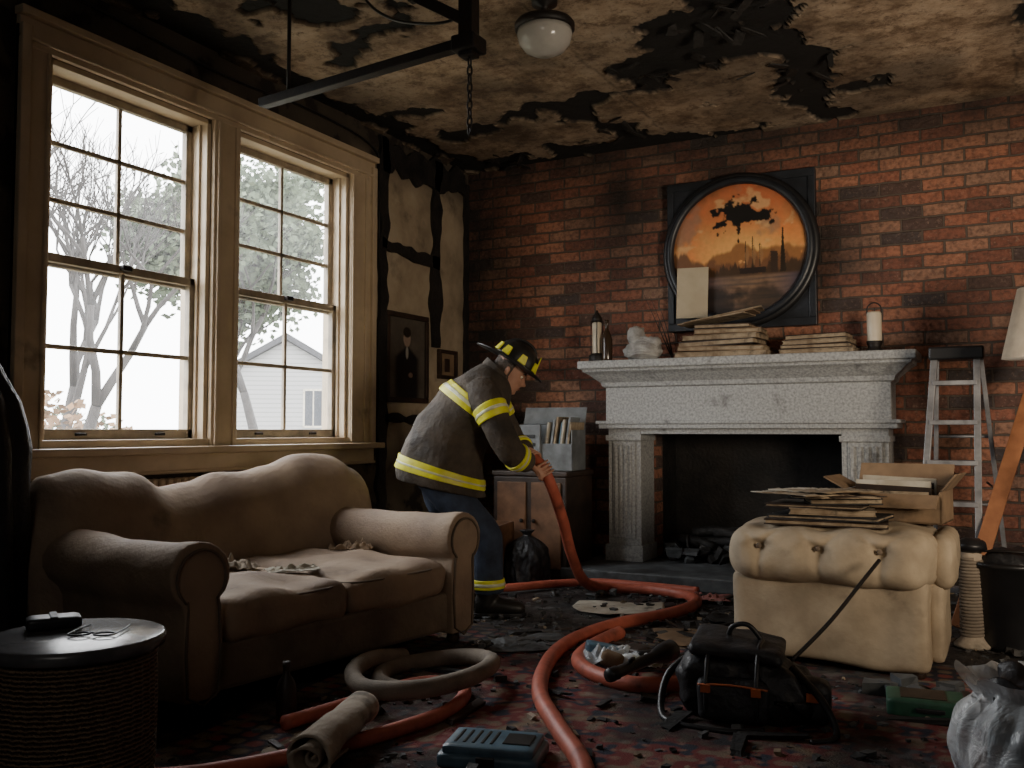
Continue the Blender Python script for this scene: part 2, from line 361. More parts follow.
# windows
def window(name,y0,y1):
    g=grp(name); z0,z1=WZ; zm=1.93
    boxes('lining',[(-.2,.0,y0-.001,y0+.03,z0,z1),(-.2,.0,y1-.03,y1+.001,z0,z1),(-.2,0,y0,y1,z1-.03,z1),(-.22,.02,y0,y1,z0-.02,z0+.03)],m_trim,.004,g)
    a,b=y0+.03,y1-.03
    def sash(x0,x1,za,zb,rows,nm):
        s=.045; L=[(x0,x1,a,a+s,za,zb),(x0,x1,b-s,b,za,zb),(x0,x1,a,b,za,za+s+.01),(x0,x1,a,b,zb-s,zb)]
        mid=(a+b)/2; L.append((x0+.008,x1-.008,mid-.012,mid+.012,za,zb))
        for r in range(1,rows):
            z=za+.05+(zb-za-.1)*r/rows; L.append((x0+.008,x1-.008,a,b,z-.012,z+.012))
        boxes(nm,L,m_sash,.004,g)
        xm=(x0+x1)/2; mobj(nm+'_glass',[(xm,a,za),(xm,b,za),(xm,b,zb),(xm,a,zb)],[(0,1,2,3)],m_glass,False,g)
    sash(-.16,-.12,zm-.03,z1-.03,3,'upper_sash'); sash(-.115,-.075,z0+.03,zm+.03,2,'lower_sash')
    boxes('sash_lock',[(-.075,-.045,(a+b)/2-.03,(a+b)/2+.03,zm+.0,zm+.03)],m_iron,.004,g)
    for q in (.25,.75): boxes('lift_handle',[(-.075,-.055,a+(b-a)*q-.03,a+(b-a)*q+.03,z0+.05,z0+.065)],m_iron,.003,g)
    boxes('stop',[(-.07,-.05,a,a+.015,z0+.03,z1-.03),(-.07,-.05,b-.015,b,z0+.03,z1-.03)],m_trim,.002,g)
    return g
window('window_1',*O1); window('window_2',*O2)
g=grp('trim_1')
L=[]
for (ya,yb) in ((2.70,O1[0]),(O1[1],O2[0]),(O2[1],5.5)):
    L.append((0,.03,ya,yb,.98,3.0))
    if ya==2.70: L+= [(0,.055,ya,ya+.05,.98,3.0),(0,.04,yb-.025,yb-.005,.98,2.9)]
    elif yb==5.5: L+= [(0,.055,yb-.05,yb,.98,3.0),(0,.045,yb-.12,yb-.09,.98,2.95),(0,.04,ya+.005,ya+.025,.98,2.9)]
    else: L+=[(0,.045,ya+.02,ya+.05,.98,2.9),(0,.045,yb-.05,yb-.02,.98,2.9)]
L+= [(0,.032,2.70,5.5,2.9,3.04),(0,.05,2.70,5.5,2.93,2.95),(0,.065,2.69,5.51,3.04,3.08)]
boxes('casing',L,m_trim,.005,g)
boxes('sill',[(0,.11,2.66,5.54,.95,.99),(0,.04,2.70,5.5,.84,.95),(0,.055,2.70,5.5,.84,.86)],m_trim,.008,g)
boxes('baseboard_left',[(0,.03,YR,BY,0,.16)],m_dwood,.006)
boxes('baseboard_back',[(.03,1.25,BY-.03,BY,0,.16),(3.66,XR,BY-.03,BY,0,.16)],m_dwood,.006)

g=grp('radiator',(.09,3.2,0))
ff=[]
for i in range(24):
    y=.03+i*.052; ff.append((-.045,.045,y,y+.034,.1,.82))
boxes('sections',ff,m_trim,.012,g); boxes('feet',[(-.04,.04,.03,.07,0,.12),(-.04,.04,1.19,1.23,0,.12)],m_trim,.005,g)

def strip(name,p0,p1,w,nrm,th=.03,seed=0):
    p0,p1,nrm=V(p0),V(p1),V(nrm); d=(p1-p0); n=int(d.length/.04)+2; dn=d.normalized(); s=dn.cross(nrm).normalized(); vs=[];fs=[]
    for i in range(n):
        t=i/(n-1); c=p0+d*t; a=w/2*(1+.9*noise.noise(c*7+V((seed,0,0)))); b=w/2*(1+.9*noise.noise(c*7+V((seed,9,5))))
        vs+=[c-s*a, c-s*a+nrm*th, c+s*b+nrm*th, c+s*b]
    for i in range(n-1):
        for k in range(4):
            l=(k+1)%4; fs.append((i*4+k,i*4+l,i*4+4+l,i*4+4+k))
    fs+=[(3,2,1,0),tuple((n-1)*4+k for k in range(4))]
    return vs,fs
nx=(1,0,0)
multi('charred_studs',[strip('',(0.001,5.62,.2),(0.001,5.62,3.28),.11,nx,seed=1),strip('',(0.001,6.36,1.75),(0.001,6.36,3.28),.12,nx,seed=2),strip('',(0.001,5.6,2.47),(0.001,6.4,2.44),.09,nx,seed=3),
  strip('',(0.001,5.6,3.12),(0.001,6.8,3.2),.22,nx,seed=4),strip('',(0.001,6.36,.3),(0.001,6.36,1.3),.07,nx,seed=5),strip('',(0.001,5.65,1.18),(0.001,6.8,1.1),.07,nx,seed=6),strip('',(0.001,6.84,.3),(0.001,6.84,3.2),.05,nx,seed=8)],m_char,smooth=False)

# ------------------------------------------------------------------ fireplace
g=grp('fireplace_mantel')
F=6.6
def col_part(x0,x1):
    L=[(x0,x1,F,BY-.001,.1,1.1),(x0-.02,x1+.02,F-.025,BY-.001,.1,.22),(x0+.04,x1-.04,F-.014,F,.27,1.0)]
    n=4
    for i in range(n):
        xa=x0+.055+(x1-x0-.11)*i/n; L.append((xa,xa+(x1-x0-.11)/n*.62,F-.024,F-.014,.3,.97))
    L.append((x0-.012,x1+.012,F-.03,BY-.001,1.0,1.04))
    return L
boxes('left_pilaster',col_part(1.42,1.68),m_mantel,.005,g); boxes('right_pilaster',col_part(3.11,3.41),m_mantel,.005,g)
boxes('frieze',[(1.40,3.43,F,BY-.001,1.1,1.46),(1.36,3.47,F-.05,BY-.001,1.09,1.125),(1.34,3.49,F-.065,BY-.001,1.125,1.15),(1.68,3.11,F-.0,F+.12,1.05,1.1)],m_mantel,.006,g)
prof=[(0,1.40),(.02,1.41),(.03,1.44),(.06,1.465),(.10,1.50),(.135,1.52),(.14,1.54),(.0,1.54)]
vs=[];fs=[];pn=len(prof)
for (o,z) in prof: vs.append((1.40-o,BY-.002,z))
for (o,z) in prof: vs.append((1.40-o,F-o,z))
for (o,z) in prof: vs.append((3.43+o,F-o,z))
for (o,z) in prof: vs.append((3.43+o,BY-.002,z))
for a in range(3):
    for k in range(pn): l=(k+1)%pn; fs.append((a*pn+k,a*pn+l,(a+1)*pn+l,(a+1)*pn+k))
mobj('crown_moulding',vs,fs,m_mantel,False,g)
boxes('shelf',[(1.235,3.60,6.43,BY-.001,1.54,1.60)],m_mantel,.01,g)
boxes('hearth',[(1.25,3.65,6.08,BY-.002,0,.10)],m_hearth,.012)
g=grp('burnt_logs')
for i in range(12):
    a=R.uniform(-.7,.7); x=R.uniform(1.95,2.9); z=.15+.075*(i//4)
    tube('log',[(x-.2*math.cos(a),6.93-.2*math.sin(a)+R.uniform(-.1,.1),z),(x,6.93,z+.02),(x+.22*math.cos(a),6.93+.2*math.sin(a),z+R.uniform(-.02,.08))],lambda t:.04,m_char,g,seg=7,sub=3)
tube('grate_bar',[(1.95,6.8,.13),(2.85,6.8,.13)],.012,m_iron,g,sub=1)
for x in (1.98,2.4,2.82): tube('grate_leg',[(x,6.78,.1),(x,6.78,.3)],.012,m_iron,g,sub=1)
multi('ash_rubble',[box_geo((R.uniform(1.8,3.0),R.uniform(6.65,7.0),.12+R.uniform(0,.07)),(R.uniform(.03,.1),R.uniform(.03,.1),R.uniform(.02,.08)),Matrix.Rotation(R.uniform(0,3),3,(R.random(),R.random(),1)),.4) for i in range(80)],[m_char,m_hearth,m_rubble],g,False,mis=[R.choice([0,0,1,2]) for i in range(80)])

# ------------------------------------------------------------------ round picture on panel
g=grp('round_painting',(2.375,BY,2.41))
m_frame=M('blue_black_frame',(.022,.026,.034),(.012,.014,.018),.4,sc=10,bump=.3)
boxes('square_panel',[(-.55,.55,-.06,-.001,-.58,.56)],m_frame,.01,g)
boxes('panel_edge',[(-.55,.55,-.075,-.06,.50,.56),(-.55,.55,-.075,-.06,-.58,-.52),(-.55,-.50,-.075,-.06,-.52,.5),(.50,.55,-.075,-.06,-.52,.5)],m_frame,.004,g)
circ=[(.522*math.cos(t*math.pi/32),-.10,.522*math.sin(t*math.pi/32)) for t in range(64)]
tube('ring',circ,.030,m_frame,g,seg=10,closed=True,sub=1)
circ=[(.552*math.cos(t*math.pi/32),-.075,.552*math.sin(t*math.pi/32)) for t in range(64)]
tube('ring_back',circ,.032,m_black,g,seg=8,closed=True,sub=1)
def paintfn(X,Y):
    x=X/.52; y=Y/.52; n=fbm(X*8+5,Y*8+5); n2=fbm(X*26,Y*26+7)
    t=sst(-.2,.9,y+(n-.5)*.5)
    r=.74-.18*t+.12*(n2-.5); gg=.25-.09*t+.14*(n-.45); b=.065+.05*(n-.4)
    glow=np.exp(-((x-.1)**2*2+(y+.02)**2*8)); r=r+.2*glow; gg=gg+.26*glow; b=b+.10*glow
    def put(m,c,k=1):
        nonlocal r,gg,b
        m=m*k; r=r*(1-m)+c[0]*m;gg=gg*(1-m)+c[1]*m;b=b*(1-m)+c[2]*m
    put(sst(.50,.36,fbm(X*5+50,Y*5)),(.25,.20,.15),.6)
    put(sst(.56,.66,fbm(X*7+20,Y*9+30)),(.75,.50,.24),.6)
    for hl0,am,fr,c,sd in ((-.02,.22,7,(.34,.15,.055),1),(-.12,.30,12,(.20,.09,.04),5),(-.26,.30,20,(.07,.04,.022),9)):
        hl=hl0+am*(fbm(X*fr+sd,X*0+sd,5)-.5)*1.6+.05*np.sin(x*4+sd)
        put(sst(.03,-.03,y-hl)*sst(.30,.45,fbm(X*22+sd,Y*22)+.16),c)
    put(((np.abs(x-.62)<.010+.06*np.clip(.20-y,0,1))&(y<.27)&(y>-.35)).astype(float),(.03,.02,.012))
    put(((np.abs(x-.50)<.05)&(y<-.05)&(y>-.35)).astype(float),(.05,.03,.02))
    for mx,mh in ((.10,.12),(.20,.18),(.30,.08)):
        put(((np.abs(x-mx)<.007)&(y<mh)&(y>-.35)).astype(float),(.04,.025,.015))
        put(((np.abs(x-mx-.02)<.035*(1-np.abs(y+.08)/.16))&(np.abs(y+.08)<.14)).astype(float),(.36,.20,.09),.6)
    put(((np.abs(x-.2)<.19-.2*np.clip(-.28-y,0,1))&(y<-.26)&(y>-.34)).astype(float),(.03,.02,.015))
    w=sst(-.34,-.40,y); st=fbm(X*5,Y*55); r=r*(1-w)+(.05+.40*st*sst(.9,.1,np.abs(x-.15)))*w; gg=gg*(1-w)+(.05+.20*st*sst(.9,.1,np.abs(x-.15)))*w; b=b*(1-w)+(.05+.08*st)*w
    d=np.hypot((x-.05)*1.0,(y-.50)*1.7)+(fbm(X*16,Y*16+9)-.5)*1.0; put(sst(.34,.28,d),(.012,.011,.01))
    d=np.hypot((x+.30),(y+.82)*1.2)+(fbm(X*10,Y*10+9)-.5)*.5; put(sst(.40,.25,d),(.012,.011,.01),.8)
    d=np.hypot((x-.35),(y+.78)*1.5)+(fbm(X*10,Y*10+19)-.5)*.5; put(sst(.45,.25,d),(.02,.018,.016),.8)
    put(sst(.84,1.02,np.hypot(x,y)+(n-.5)*.3),(.03,.02,.015),.6)
    return r,gg,b
m_painting=PAINT('oil_painting',.35,.1)
nr,na=90,280; vs=[(0,0,0)];fs=[]
for i in range(1,nr+1):
    for j in range(na):
        a=2*math.pi*j/na; vs.append((.52*i/nr*math.cos(a),0,.52*i/nr*math.sin(a)))
for j in range(na): fs.append((0,1+j,1+(j+1)%na))
for i in range(nr-1):
    for j in range(na):
        l=(j+1)%na; fs.append((1+i*na+j,1+(i+1)*na+j,1+(i+1)*na+l,1+i*na+l))
o=mobj('painted_disc',vs,fs,m_painting,False,g,loc=(0,-.085,0))
A=np.array(vs); c=np.ones((len(vs),4)); c[:,:3]=np.clip(np.stack(paintfn(A[:,0],A[:,2]),1),0,1)
o.data.color_attributes.new('paint','FLOAT_COLOR','POINT').data.foreach_set('color',c.ravel())
boxes('loose_card',[(-.45,-.21,-.135,-.128,-.50,-.12)],M('aged_card',(.50,.43,.31),(.42,.35,.24),.8,sc=5),0,g,rot=(0,.03,0))

# ------------------------------------------------------------------ mantel items
SZ=1.60
lathe('glass_bottle',[(.04,0),(.042,.02),(.042,.17),(.03,.21),(.014,.25),(.013,.30),(.016,.305),(.016,.32),(.0,.32)],m_glassb,None,20,(1.42,6.58,SZ))
g=grp('candle_lantern',(1.33,6.60,SZ))
lathe('base',[(.06,0),(.065,.01),(.065,.05),(.035,.07)],m_iron,g,20); lathe('candle',[(.03,.04),(.036,.05),(.036,.30),(.025,.31),(.0,.31)],m_white,g,20)
lathe('cap',[(.045,.31),(.04,.34),(.015,.38),(.01,.40),(0,.40)],m_iron,g,20)
for a in range(4): tube('bar',[(.045*math.cos(a*1.57+.4),.045*math.sin(a*1.57+.4),.03),(.045*math.cos(a*1.57+.4),.045*math.sin(a*1.57+.4),.32)],.004,m_iron,g,6,sub=1)
g=grp('crumpled_sculpture',(1.70,6.60,SZ+.0))
f=lambda d:1+.22*noise.noise(d*3.1)+.12*noise.noise(d*7)
m_sculpt=M('grey_plaster',(.42,.41,.385),(.20,.19,.18),.8,sc=14,bump=.5)
multi('body',[sphere_geo((0,0,.07),.12,(1.25,.8,.68),24,16,f),sphere_geo((-.05,.0,.185),.07,(1,.9,1.1),16,12,f),sphere_geo((.08,-.01,.13),.055,(1.3,.9,.8),16,12,f)],m_sculpt,g)
for i in range(7):
    tube('fold',[(-.09,-.065+.01*i,.03+.02*i),(.02,-.10+.01*i,.05+.02*i),(.13,-.03,.03+.015*i)],.013,m_sculpt,g,7)
g=grp('twigs',(1.88,6.78,SZ))
for i in range(3): tube('twig',[(0,0,0.0),(-.05-.03*i,.0,.25),(-.14-.06*i,.02,.5+.04*i)],lambda t:.006*(1.1-t),m_dwood,g,5)

def book(name,c,s,rz,parent,cov,tilt=0):
    b=grp(name,c,0,(tilt,R.uniform(-.02,.02),rz)); b.parent=parent
    x,y,z=s; t=.004+z*.06
    boxes('cover',[(-x/2,x/2,-y/2,y/2,0,t),(-x/2,x/2,-y/2,y/2,z-t,z),(-x/2,x/2,y/2-t,y/2,0,z)],cov,.002,b)
    boxes('pages',[(-x/2+.006,x/2-.006,-y/2+.006,y/2-t,t,z-t)],m_oldpaper,.002,b)
    return b
g=grp('book_stack',(2.33,6.60,SZ)); z=0
for i,(w,h) in enumerate([(.70,.04),(.66,.035),(.60,.04),(.58,.035),(.50,.035),(.42,.03)]):
    book('book_%d'%i,(R.uniform(-.04,.04),R.uniform(-.02,.02),z),(w*.95,.27,h),R.uniform(-.12,.12),g,[m_oldpaper,m_card,m_dwood,m_oldpaper,m_card,m_dwood][i],.0); z+=h+.003
for i in range(3): boxes('loose_sheet_%d'%i,[(-.26,.24,-.14,.12,0,.010)],[m_oldpaper,m_card,m_oldpaper][i],.002,g,loc=(-.05+.04*i,-.01,z+.035+.014*i),rot=(0,-.12-.03*i,.12*i-.1))
g=grp('paper_pile',(2.96,6.64,SZ)); z=0
for i,h in enumerate([.035,.03,.03,.035]):
    book('folder_%d'%i,(R.uniform(-.03,.03),0,z),(.50-.03*i,.25,h),R.uniform(-.1,.1),g,[m_oldpaper,m_dwood][i%2]); z+=h+.002
g=grp('pillar_candle',(3.33,6.62,SZ))
lathe('holder',[(.06,0),(.062,.015),(.04,.03),(.05,.06),(.056,.075),(.0,.076)],m_iron,g,24); lathe('wax',[(.046,.07),(.047,.08),(.047,.26),(.042,.272),(.03,.265),(0,.26)],m_white,g,24)
tube('wick',[(0,0,.26),(.004,0,.285),(.002,0,.30)],.003,m_black,g,5)
tube('wire_loop',[(-.045,0,.25),(-.04,0,.31),(0,0,.335),(.04,0,.31),(.045,0,.25)],.005,m_iron,g,6)

# ------------------------------------------------------------------ pictures on left wall
m_port=PAINT('portrait_paint',.5,.2)
def portrait(X,Y):
    n=fbm(X*10,Y*10); r=.07+.07*n; gg=.06+.06*n; b=.05+.045*n
    def put(mask,c):
        nonlocal r,gg,b
        r=r*(1-mask)+c[0]*mask;gg=gg*(1-mask)+c[1]*mask;b=b*(1-mask)+c[2]*mask
    put(sst(.16,.10,np.abs(X)/1.2+np.clip(Y-.0,0,1)*1.3)*sst(.2,.1,Y),(.008,.008,.01))
    put(sst(1.05,.9,np.hypot(X/.05,(Y-.15)/.065)),(.36,.26,.20)); put(sst(1.1,.9,np.hypot(X/.055,(Y-.20)/.04)),(.02,.015,.01))
    put(sst(1.1,.8,np.hypot(X/.02,(Y-.04)/.05)),(.4,.38,.35)); put(sst(1.1,.9,np.hypot((X-.05)/.03,(Y+.13)/.02)),(.25,.17,.12))
    return r,gg,b
g=grp('portrait_picture',(0,5.95,1.635))
boxes('frame',[(.0,.035,-.285,.285,.305,.345),(.0,.035,-.285,.285,-.345,-.305),(.0,.035,-.285,-.245,-.305,.305),(.0,.035,.245,.285,-.305,.305)],m_dwood,.006,g)
grid('canvas',.5,.62,90,110,m_port,colfn=portrait,parent=g,loc=(.015,0,0),rot=(math.pi/2,0,math.pi/2))
g=grp('small_picture',(0,6.54,1.62))
boxes('frame',[(.0,.035,-.14,.14,.09,.12),(.0,.035,-.14,.14,-.12,-.09),(.0,.035,-.14,-.11,-.09,.09),(.0,.035,.11,.14,-.09,.09)],m_dwood,.004,g)
boxes('print',[(.0,.012,-.11,.11,-.09,.09)],m_card,0,g); boxes('print_subject',[(.012,.016,-.04,.04,-.06,.05)],m_dwood,.002,g)

# ------------------------------------------------------------------ sofa
g=grp('sofa',(.21,2.62,0),math.radians(-8.75))
SL=1.74; SD=1.22
boxes('base_frame',[(.1,SD-.06,.1,SL-.1,.07,.27)],m_sofad,.03,g)
def backtop(t):
    P=[(0,.76),(.05,.875),(.13,.905),(.24,.88),(.34,.805),(.42,.82),(.50,.862),(.57,.855),(.66,.89),(.78,.945),(.87,.935),(.94,.87),(.98,.76),(1,.66)]
    for (a,za),(b,zb) in zip(P,P[1:]):
        if t<=b: u=(t-a)/(b-a); u=u*u*(3-2*u); return za+(zb-za)*u
    return .66
vs=[];fs=[]; n=80; nk=28; YA=-.06; YL=SL+.26
for i in range(n+1):
    t=i/n; y=YA+t*YL; zt=backtop(t); e=min(1,min(t,1-t)*12+.35)
    zb=.2
    for k in range(nk):
        a=k/nk*2*math.pi
        cx_,sz_=math.cos(a),math.sin(a)
        px=abs(cx_)**.75*(1 if cx_>0 else -1)*(.135*e); pz=abs(sz_)**.55*(1 if sz_>0 else -1)
        zz=zb+(zt-zb)*(pz+1)/2
        lean=-.13*(zz-.3)
        roll=-.05*max(0,(zz-(zt-.15))/.15)
        p=V((.25+px+lean+roll+ (.02*math.sin(t*9) if cx_>0 else 0)+.04*max(0,t-.8),y,zz))
        p+=noise.noise_vector(p*5)*.016
        if cx_>0: p.x-=.014*max(0,math.cos(t*math.pi*9))*max(0,1-abs(zz-.62)/.3)
        vs.append(p)
for i in range(n):
    for k in range(nk):
        l=(k+1)%nk; fs.append((i*nk+k,i*nk+l,(i+1)*nk+l,(i+1)*nk+k))
fs+=[tuple(range(nk-1,-1,-1)),tuple(n*nk+k for k in range(nk))]
mobj('camel_back',vs,fs,m_sofa,True,g)
def arm(y0,sgn,nm):
    P=[(y0-sgn*.085,.07),(y0+sgn*.075,.07),(y0+sgn*.08,.40)]
    cy,cz,r=y0+sgn*.01,.53,.128
    for i in range(15):
        a=math.radians(-50+ i*(280/14)); P.append((cy+sgn*r*math.cos(a),cz+r*math.sin(a)))
    P.append((y0-sgn*.085,.40))
    n=len(P); vs=[]; fs=[]; m=18
    for j in range(m+1):
        t=j/m; x=.04+(SD-.04)*t; dz=.035*math.sin(t*math.pi*.9)*-1+.02
        for (p,q) in P:
            v=V((x,p,q+(dz if q>.3 else 0))); v+=noise.noise_vector(v*6)*.012; vs.append(v)
    for j in range(m):
        for k in range(n): l=(k+1)%n; fs.append((j*n+k,j*n+l,(j+1)*n+l,(j+1)*n+k))
    fs+=[tuple(range(n-1,-1,-1)),tuple(m*n+k for k in range(n))]
    o=mobj(nm,vs,fs,m_sofa,True,g); bevel(o,.012,3)
    c=[V((SD+.004,y0+(p-y0)*.82,.52+(q+.0-.52)*(.84 if q>.3 else .93))) for (p,q) in P]
    tube(nm+'_piping',c,.006,m_sofad,g,6,closed=True,sub=2)
arm(.11,-1,'near_arm'); arm(SL-.11,1,'far_arm')
for i in range(2):
    y=.21+(SL-.42)*(i+.5)/2
    softbox('seat_cushion_%d'%i,(.88,(SL-.40)/2,.17),.06,(.76,y,.345),m_sofa,g,puff=.03,wr=.030,seg=26,ws=5,rot=(0,.02,0))
    P=[]
    for k in range(40):
        a=2*math.pi*k/40; sx_=abs(math.cos(a))**.35*(1 if math.cos(a)>0 else -1); sy_=abs(math.sin(a))**.35*(1 if math.sin(a)>0 else -1)
        P.append((.76+.43*sx_,y+(SL-.41)/4*sy_,.40))
    tube('cushion_piping_%d'%i,P,.005,m_sofad,g,6,closed=True,sub=1)
boxes('front_apron',[(SD-.09,SD-.04,.16,SL-.16,.08,.27)],m_sofad,.02,g)
for (x,y) in ((.12,.1),(.12,SL-.1),(SD-.08,.1),(SD-.08,SL-.1)):
    lathe('leg',[(.02,0),(.035,.03),(.03,.05),(.04,.09)],m_dwood,g,14,(x,y,0))
def crumple(name,size,loc,mat,rz=0,amp=.35,parent=None,seed=0,n=40):
    w,h=size
    def zf(X,Y):
        a=fbm(X/w*5+seed,Y/h*5+seed*2,4); rr=np.clip(1-np.maximum(np.abs(X/w*2),np.abs(Y/h*2))**3,0,1)
        return .004+(np.abs(a-.45)*amp*min(w,h))*(.3+.7*rr)*2
    o=grid(name,w,h,n,n,mat,zfn=zf,loc=loc,rot=(0,0,rz),parent=parent)
    me=o.data
    for v in me.vertices:
        d=noise.noise_vector(V((v.co.x/w*2+seed,v.co.y/h*2,3)))*.28*min(w,h); v.co.x+=d.x; v.co.y+=d.y
    s=o.modifiers.new('s','SOLIDIFY'); s.thickness=.003
    return o
crumple('rag',(.20,.16),(.98,3.15,.455),m_cloth,.4,.6,seed=3); crumple('rag.001',(.24,.12),(1.22,3.28,.445),m_paper,.9,seed=5)
crumple('rag.002',(.20,.14),(1.05,3.95,.455),m_card,.2,.6,seed=8)

# ------------------------------------------------------------------ dark coat at far left
g=grp('hanging_coat',(.33,2.37,0))
def coatfn(p):
    a=math.atan2(p.y,p.x); s=1+.26*abs(math.sin(a*4.5+p.z*2))-.1+.12*noise.noise(p*6); return V((p.x*s,p.y*s,p.z))
lathe('coat_body',[(.15,.02),(.16,.3),(.165,.5),(.17,.7),(.175,.85),(.18,1.0),(.165,1.1),(.14,1.2),(.09,1.30),(.05,1.38),(.0,1.39)],m_blackcloth,g,96,fn=coatfn)
tube('stand_pole',[(0,0,0),(0,0,1.45)],.015,m_dwood,g,8,sub=1)

# ------------------------------------------------------------------ side table
g=grp('wicker_drum_table',(1.835,1.70,0))
lathe('table_top',[(.0,.49),(.222,.49),(.230,.495),(.233,.51),(.230,.522),(.222,.526),(0,.526)],m_tabletop,g,56)
wf=lambda p:V((p.x*(1+.015*math.sin(math.atan2(p.y,p.x)*36+ (int(p.z*60)%2)*math.pi)),p.y*(1+.015*math.sin(math.atan2(p.y,p.x)*36+(int(p.z*60)%2)*math.pi)),p.z))
lathe('woven_base',[(.19,.0)]+[(.195+.015*math.sin(z*5),z) for z in [i/60 for i in range(1,30)]]+[(.2,.49)],m_wick,g,144,fn=wf)
for z in (.02,.47): tube('rim_%d'%int(z*100),[(.203*math.cos(a*math.pi/12),.203*math.sin(a*math.pi/12),z) for a in range(24)],.010,m_wick,g,8,closed=True,sub=2)
g=grp('wallet',(1.715,1.72,.528),1.0)
softbox('body',(.14,.085,.034),.012,(0,0,.017),m_black,g,seg=8,wr=.002); boxes('strap',[(-.01,.01,-.044,.044,.032,.038)],m_blackcloth,.002,g)
g=grp('eyeglasses',(1.90,1.70,.528),.5)
for s in (-1,1): tube('rim',[(s*.034+.028*math.cos(a*math.pi/8),.02*math.sin(a*math.pi/8),.006) for a in range(16)],.0028,m_black,g,6,closed=True,sub=1)
tube('bridge',[(-.008,0,.007),(0,.004,.009),(.008,0,.007)],.0028,m_black,g,6)
for s in (-1,1): tube('temple',[(s*.062,0,.006),(s*.062,.07,.006),(s*.055,.12,.006)],.0025,m_black,g,6)

# ------------------------------------------------------------------ tufted seat
g=grp('tufted_ottoman',(3.36,4.34,0))
softbox('body',(.84,.66,.40),.035,(0,.36,.235),m_ott,g,wr=.022,seg=24,ws=4.5)
def roll_pt(s,a):
    x=s*.450; ex=abs(math.cos(a))**.6*(1 if math.cos(a)>0 else -1); ez=abs(math.sin(a))**.6*(1 if math.sin(a)>0 else -1)
    e=(1-abs(s)**10*.35)
    return V((x,.35-ex*.40*e,.505+ez*.142*e))
vs=[];fs=[];n=90;m=84
for i in range(n+1):
    s=-1+2*i/n
    for k in range(m):
        a=2*math.pi*k/m; p=roll_pt(s,a); c=V((p.x,.35,.50)); d=(p-c)
        dep=0
        for bx in (-.29,-.03,.23):
            for ba in (.15,1.05,2.0):
                aw=(a-ba+math.pi)%(2*math.pi)-math.pi
                dist=math.hypot((p.x-bx)/.055,aw/.16)
                dep+=.042*math.exp(-dist**2)
                if ba==.15:
                    if aw<0: dep+=.018*math.exp(-((p.x-bx)/.018)**2)*max(0,1+aw/1.0)
                    if aw>0:
                        dep+=.018*math.exp(-((p.x-bx-.13*aw)/.018)**2)*max(0,1-aw/.9)+.018*math.exp(-((p.x-bx+.13*aw)/.018)**2)*max(0,1-aw/.9)
        p=p-d.normalized()*dep+noise.noise_vector(p*7)*.014
        vs.append(p)
for i in range(n):
    for k in range(m): l=(k+1)%m; fs.append((i*m+k,i*m+l,(i+1)*m+l,(i+1)*m+k))
fs+=[tuple(range(m-1,-1,-1)),tuple(n*m+k for k in range(m))]
mobj('tufted_roll',vs,fs,m_ott,True,g)
for bx in (-.29,-.03,.23):
    p=roll_pt(bx/.45,.15); multi('button',[sphere_geo((p.x,p.y+.034,p.z),.013,(1,.7,1),10,8)],m_sofad,g)
softbox('side_bolster',(.10,.60,.24),.05,(.47,.42,.50),m_ott,g,wr=.010,seg=10)
softbox('side_panel',(.07,.56,.36),.03,(.44,.42,.24),m_ott,g,wr=.006,seg=10)
for (x,y) in ((-.37,.08),(.37,.08),(-.37,.64),(.37,.64)): lathe('foot',[(.02,0),(.03,.02),(.03,.06)],m_dwood,g,12,(x,y,0))
g=grp('scorched_book_pile',(3.33,4.60,.640)); z=.0
for i,(w,d,h,x,rz) in enumerate([(.54,.36,.025,-.0,.1),(.50,.34,.02,.02,-.12),(.38,.30,.03,.02,.18),(.44,.32,.018,-.03,-.05),(.32,.24,.03,.07,.3)]):
    book('book_%d'%i,(x,0,z),(w,d,h),rz,g,[m_dwood,m_char,m_oldpaper,m_dwood,m_char][i]); z+=h+.001
for i in range(7):
    crumple('page',(.32,.24),(R.uniform(-.16,.16),R.uniform(-.12,.02),z+.004*i),[m_oldpaper,m_dwood,m_paper][i%3],R.uniform(-1,1),.10,g,seed=i,n=16)
g=grp('open_carton',(3.62,4.86,.645),-.12)
t=.012
boxes('carton_box',[(-.22,.22,-.15,.15,0,t),(-.22,.22,-.15,-.15+t,0,.13),(-.22,.22,.15-t,.15,0,.16),(-.22,-.22+t,-.15,.15,0,.15),(.22-t,.22,-.15,.15,0,.15)],m_card,.003,g)
boxes('lid_flap',[(-.22,.22,0,.12,0,.008)],m_card,.002,g,loc=(0,.15,.16),rot=(1.05,0,0))
boxes('front_flap',[(-.21,.21,-.10,0,0,.008)],m_card,.002,g,loc=(0,-.15,.13),rot=(.6,0,0))
boxes('left_flap',[(-.11,0,-.14,.14,0,.008)],m_card,.002,g,loc=(-.22,0,.15),rot=(0,.5,0))
boxes('right_flap',[(0,.10,-.14,.14,0,.008)],m_card,.002,g,loc=(.22,0,.15),rot=(0,-.9,0))
for i in range(6): boxes('file_%d'%i,[(-.18,.16,-.11+i*.035,-.10+i*.035,.01,.16+.02*(i%3))],[m_oldpaper,m_dwood,m_paper][i%3],.002,g,rot=(.12,.03*(i%2),0))

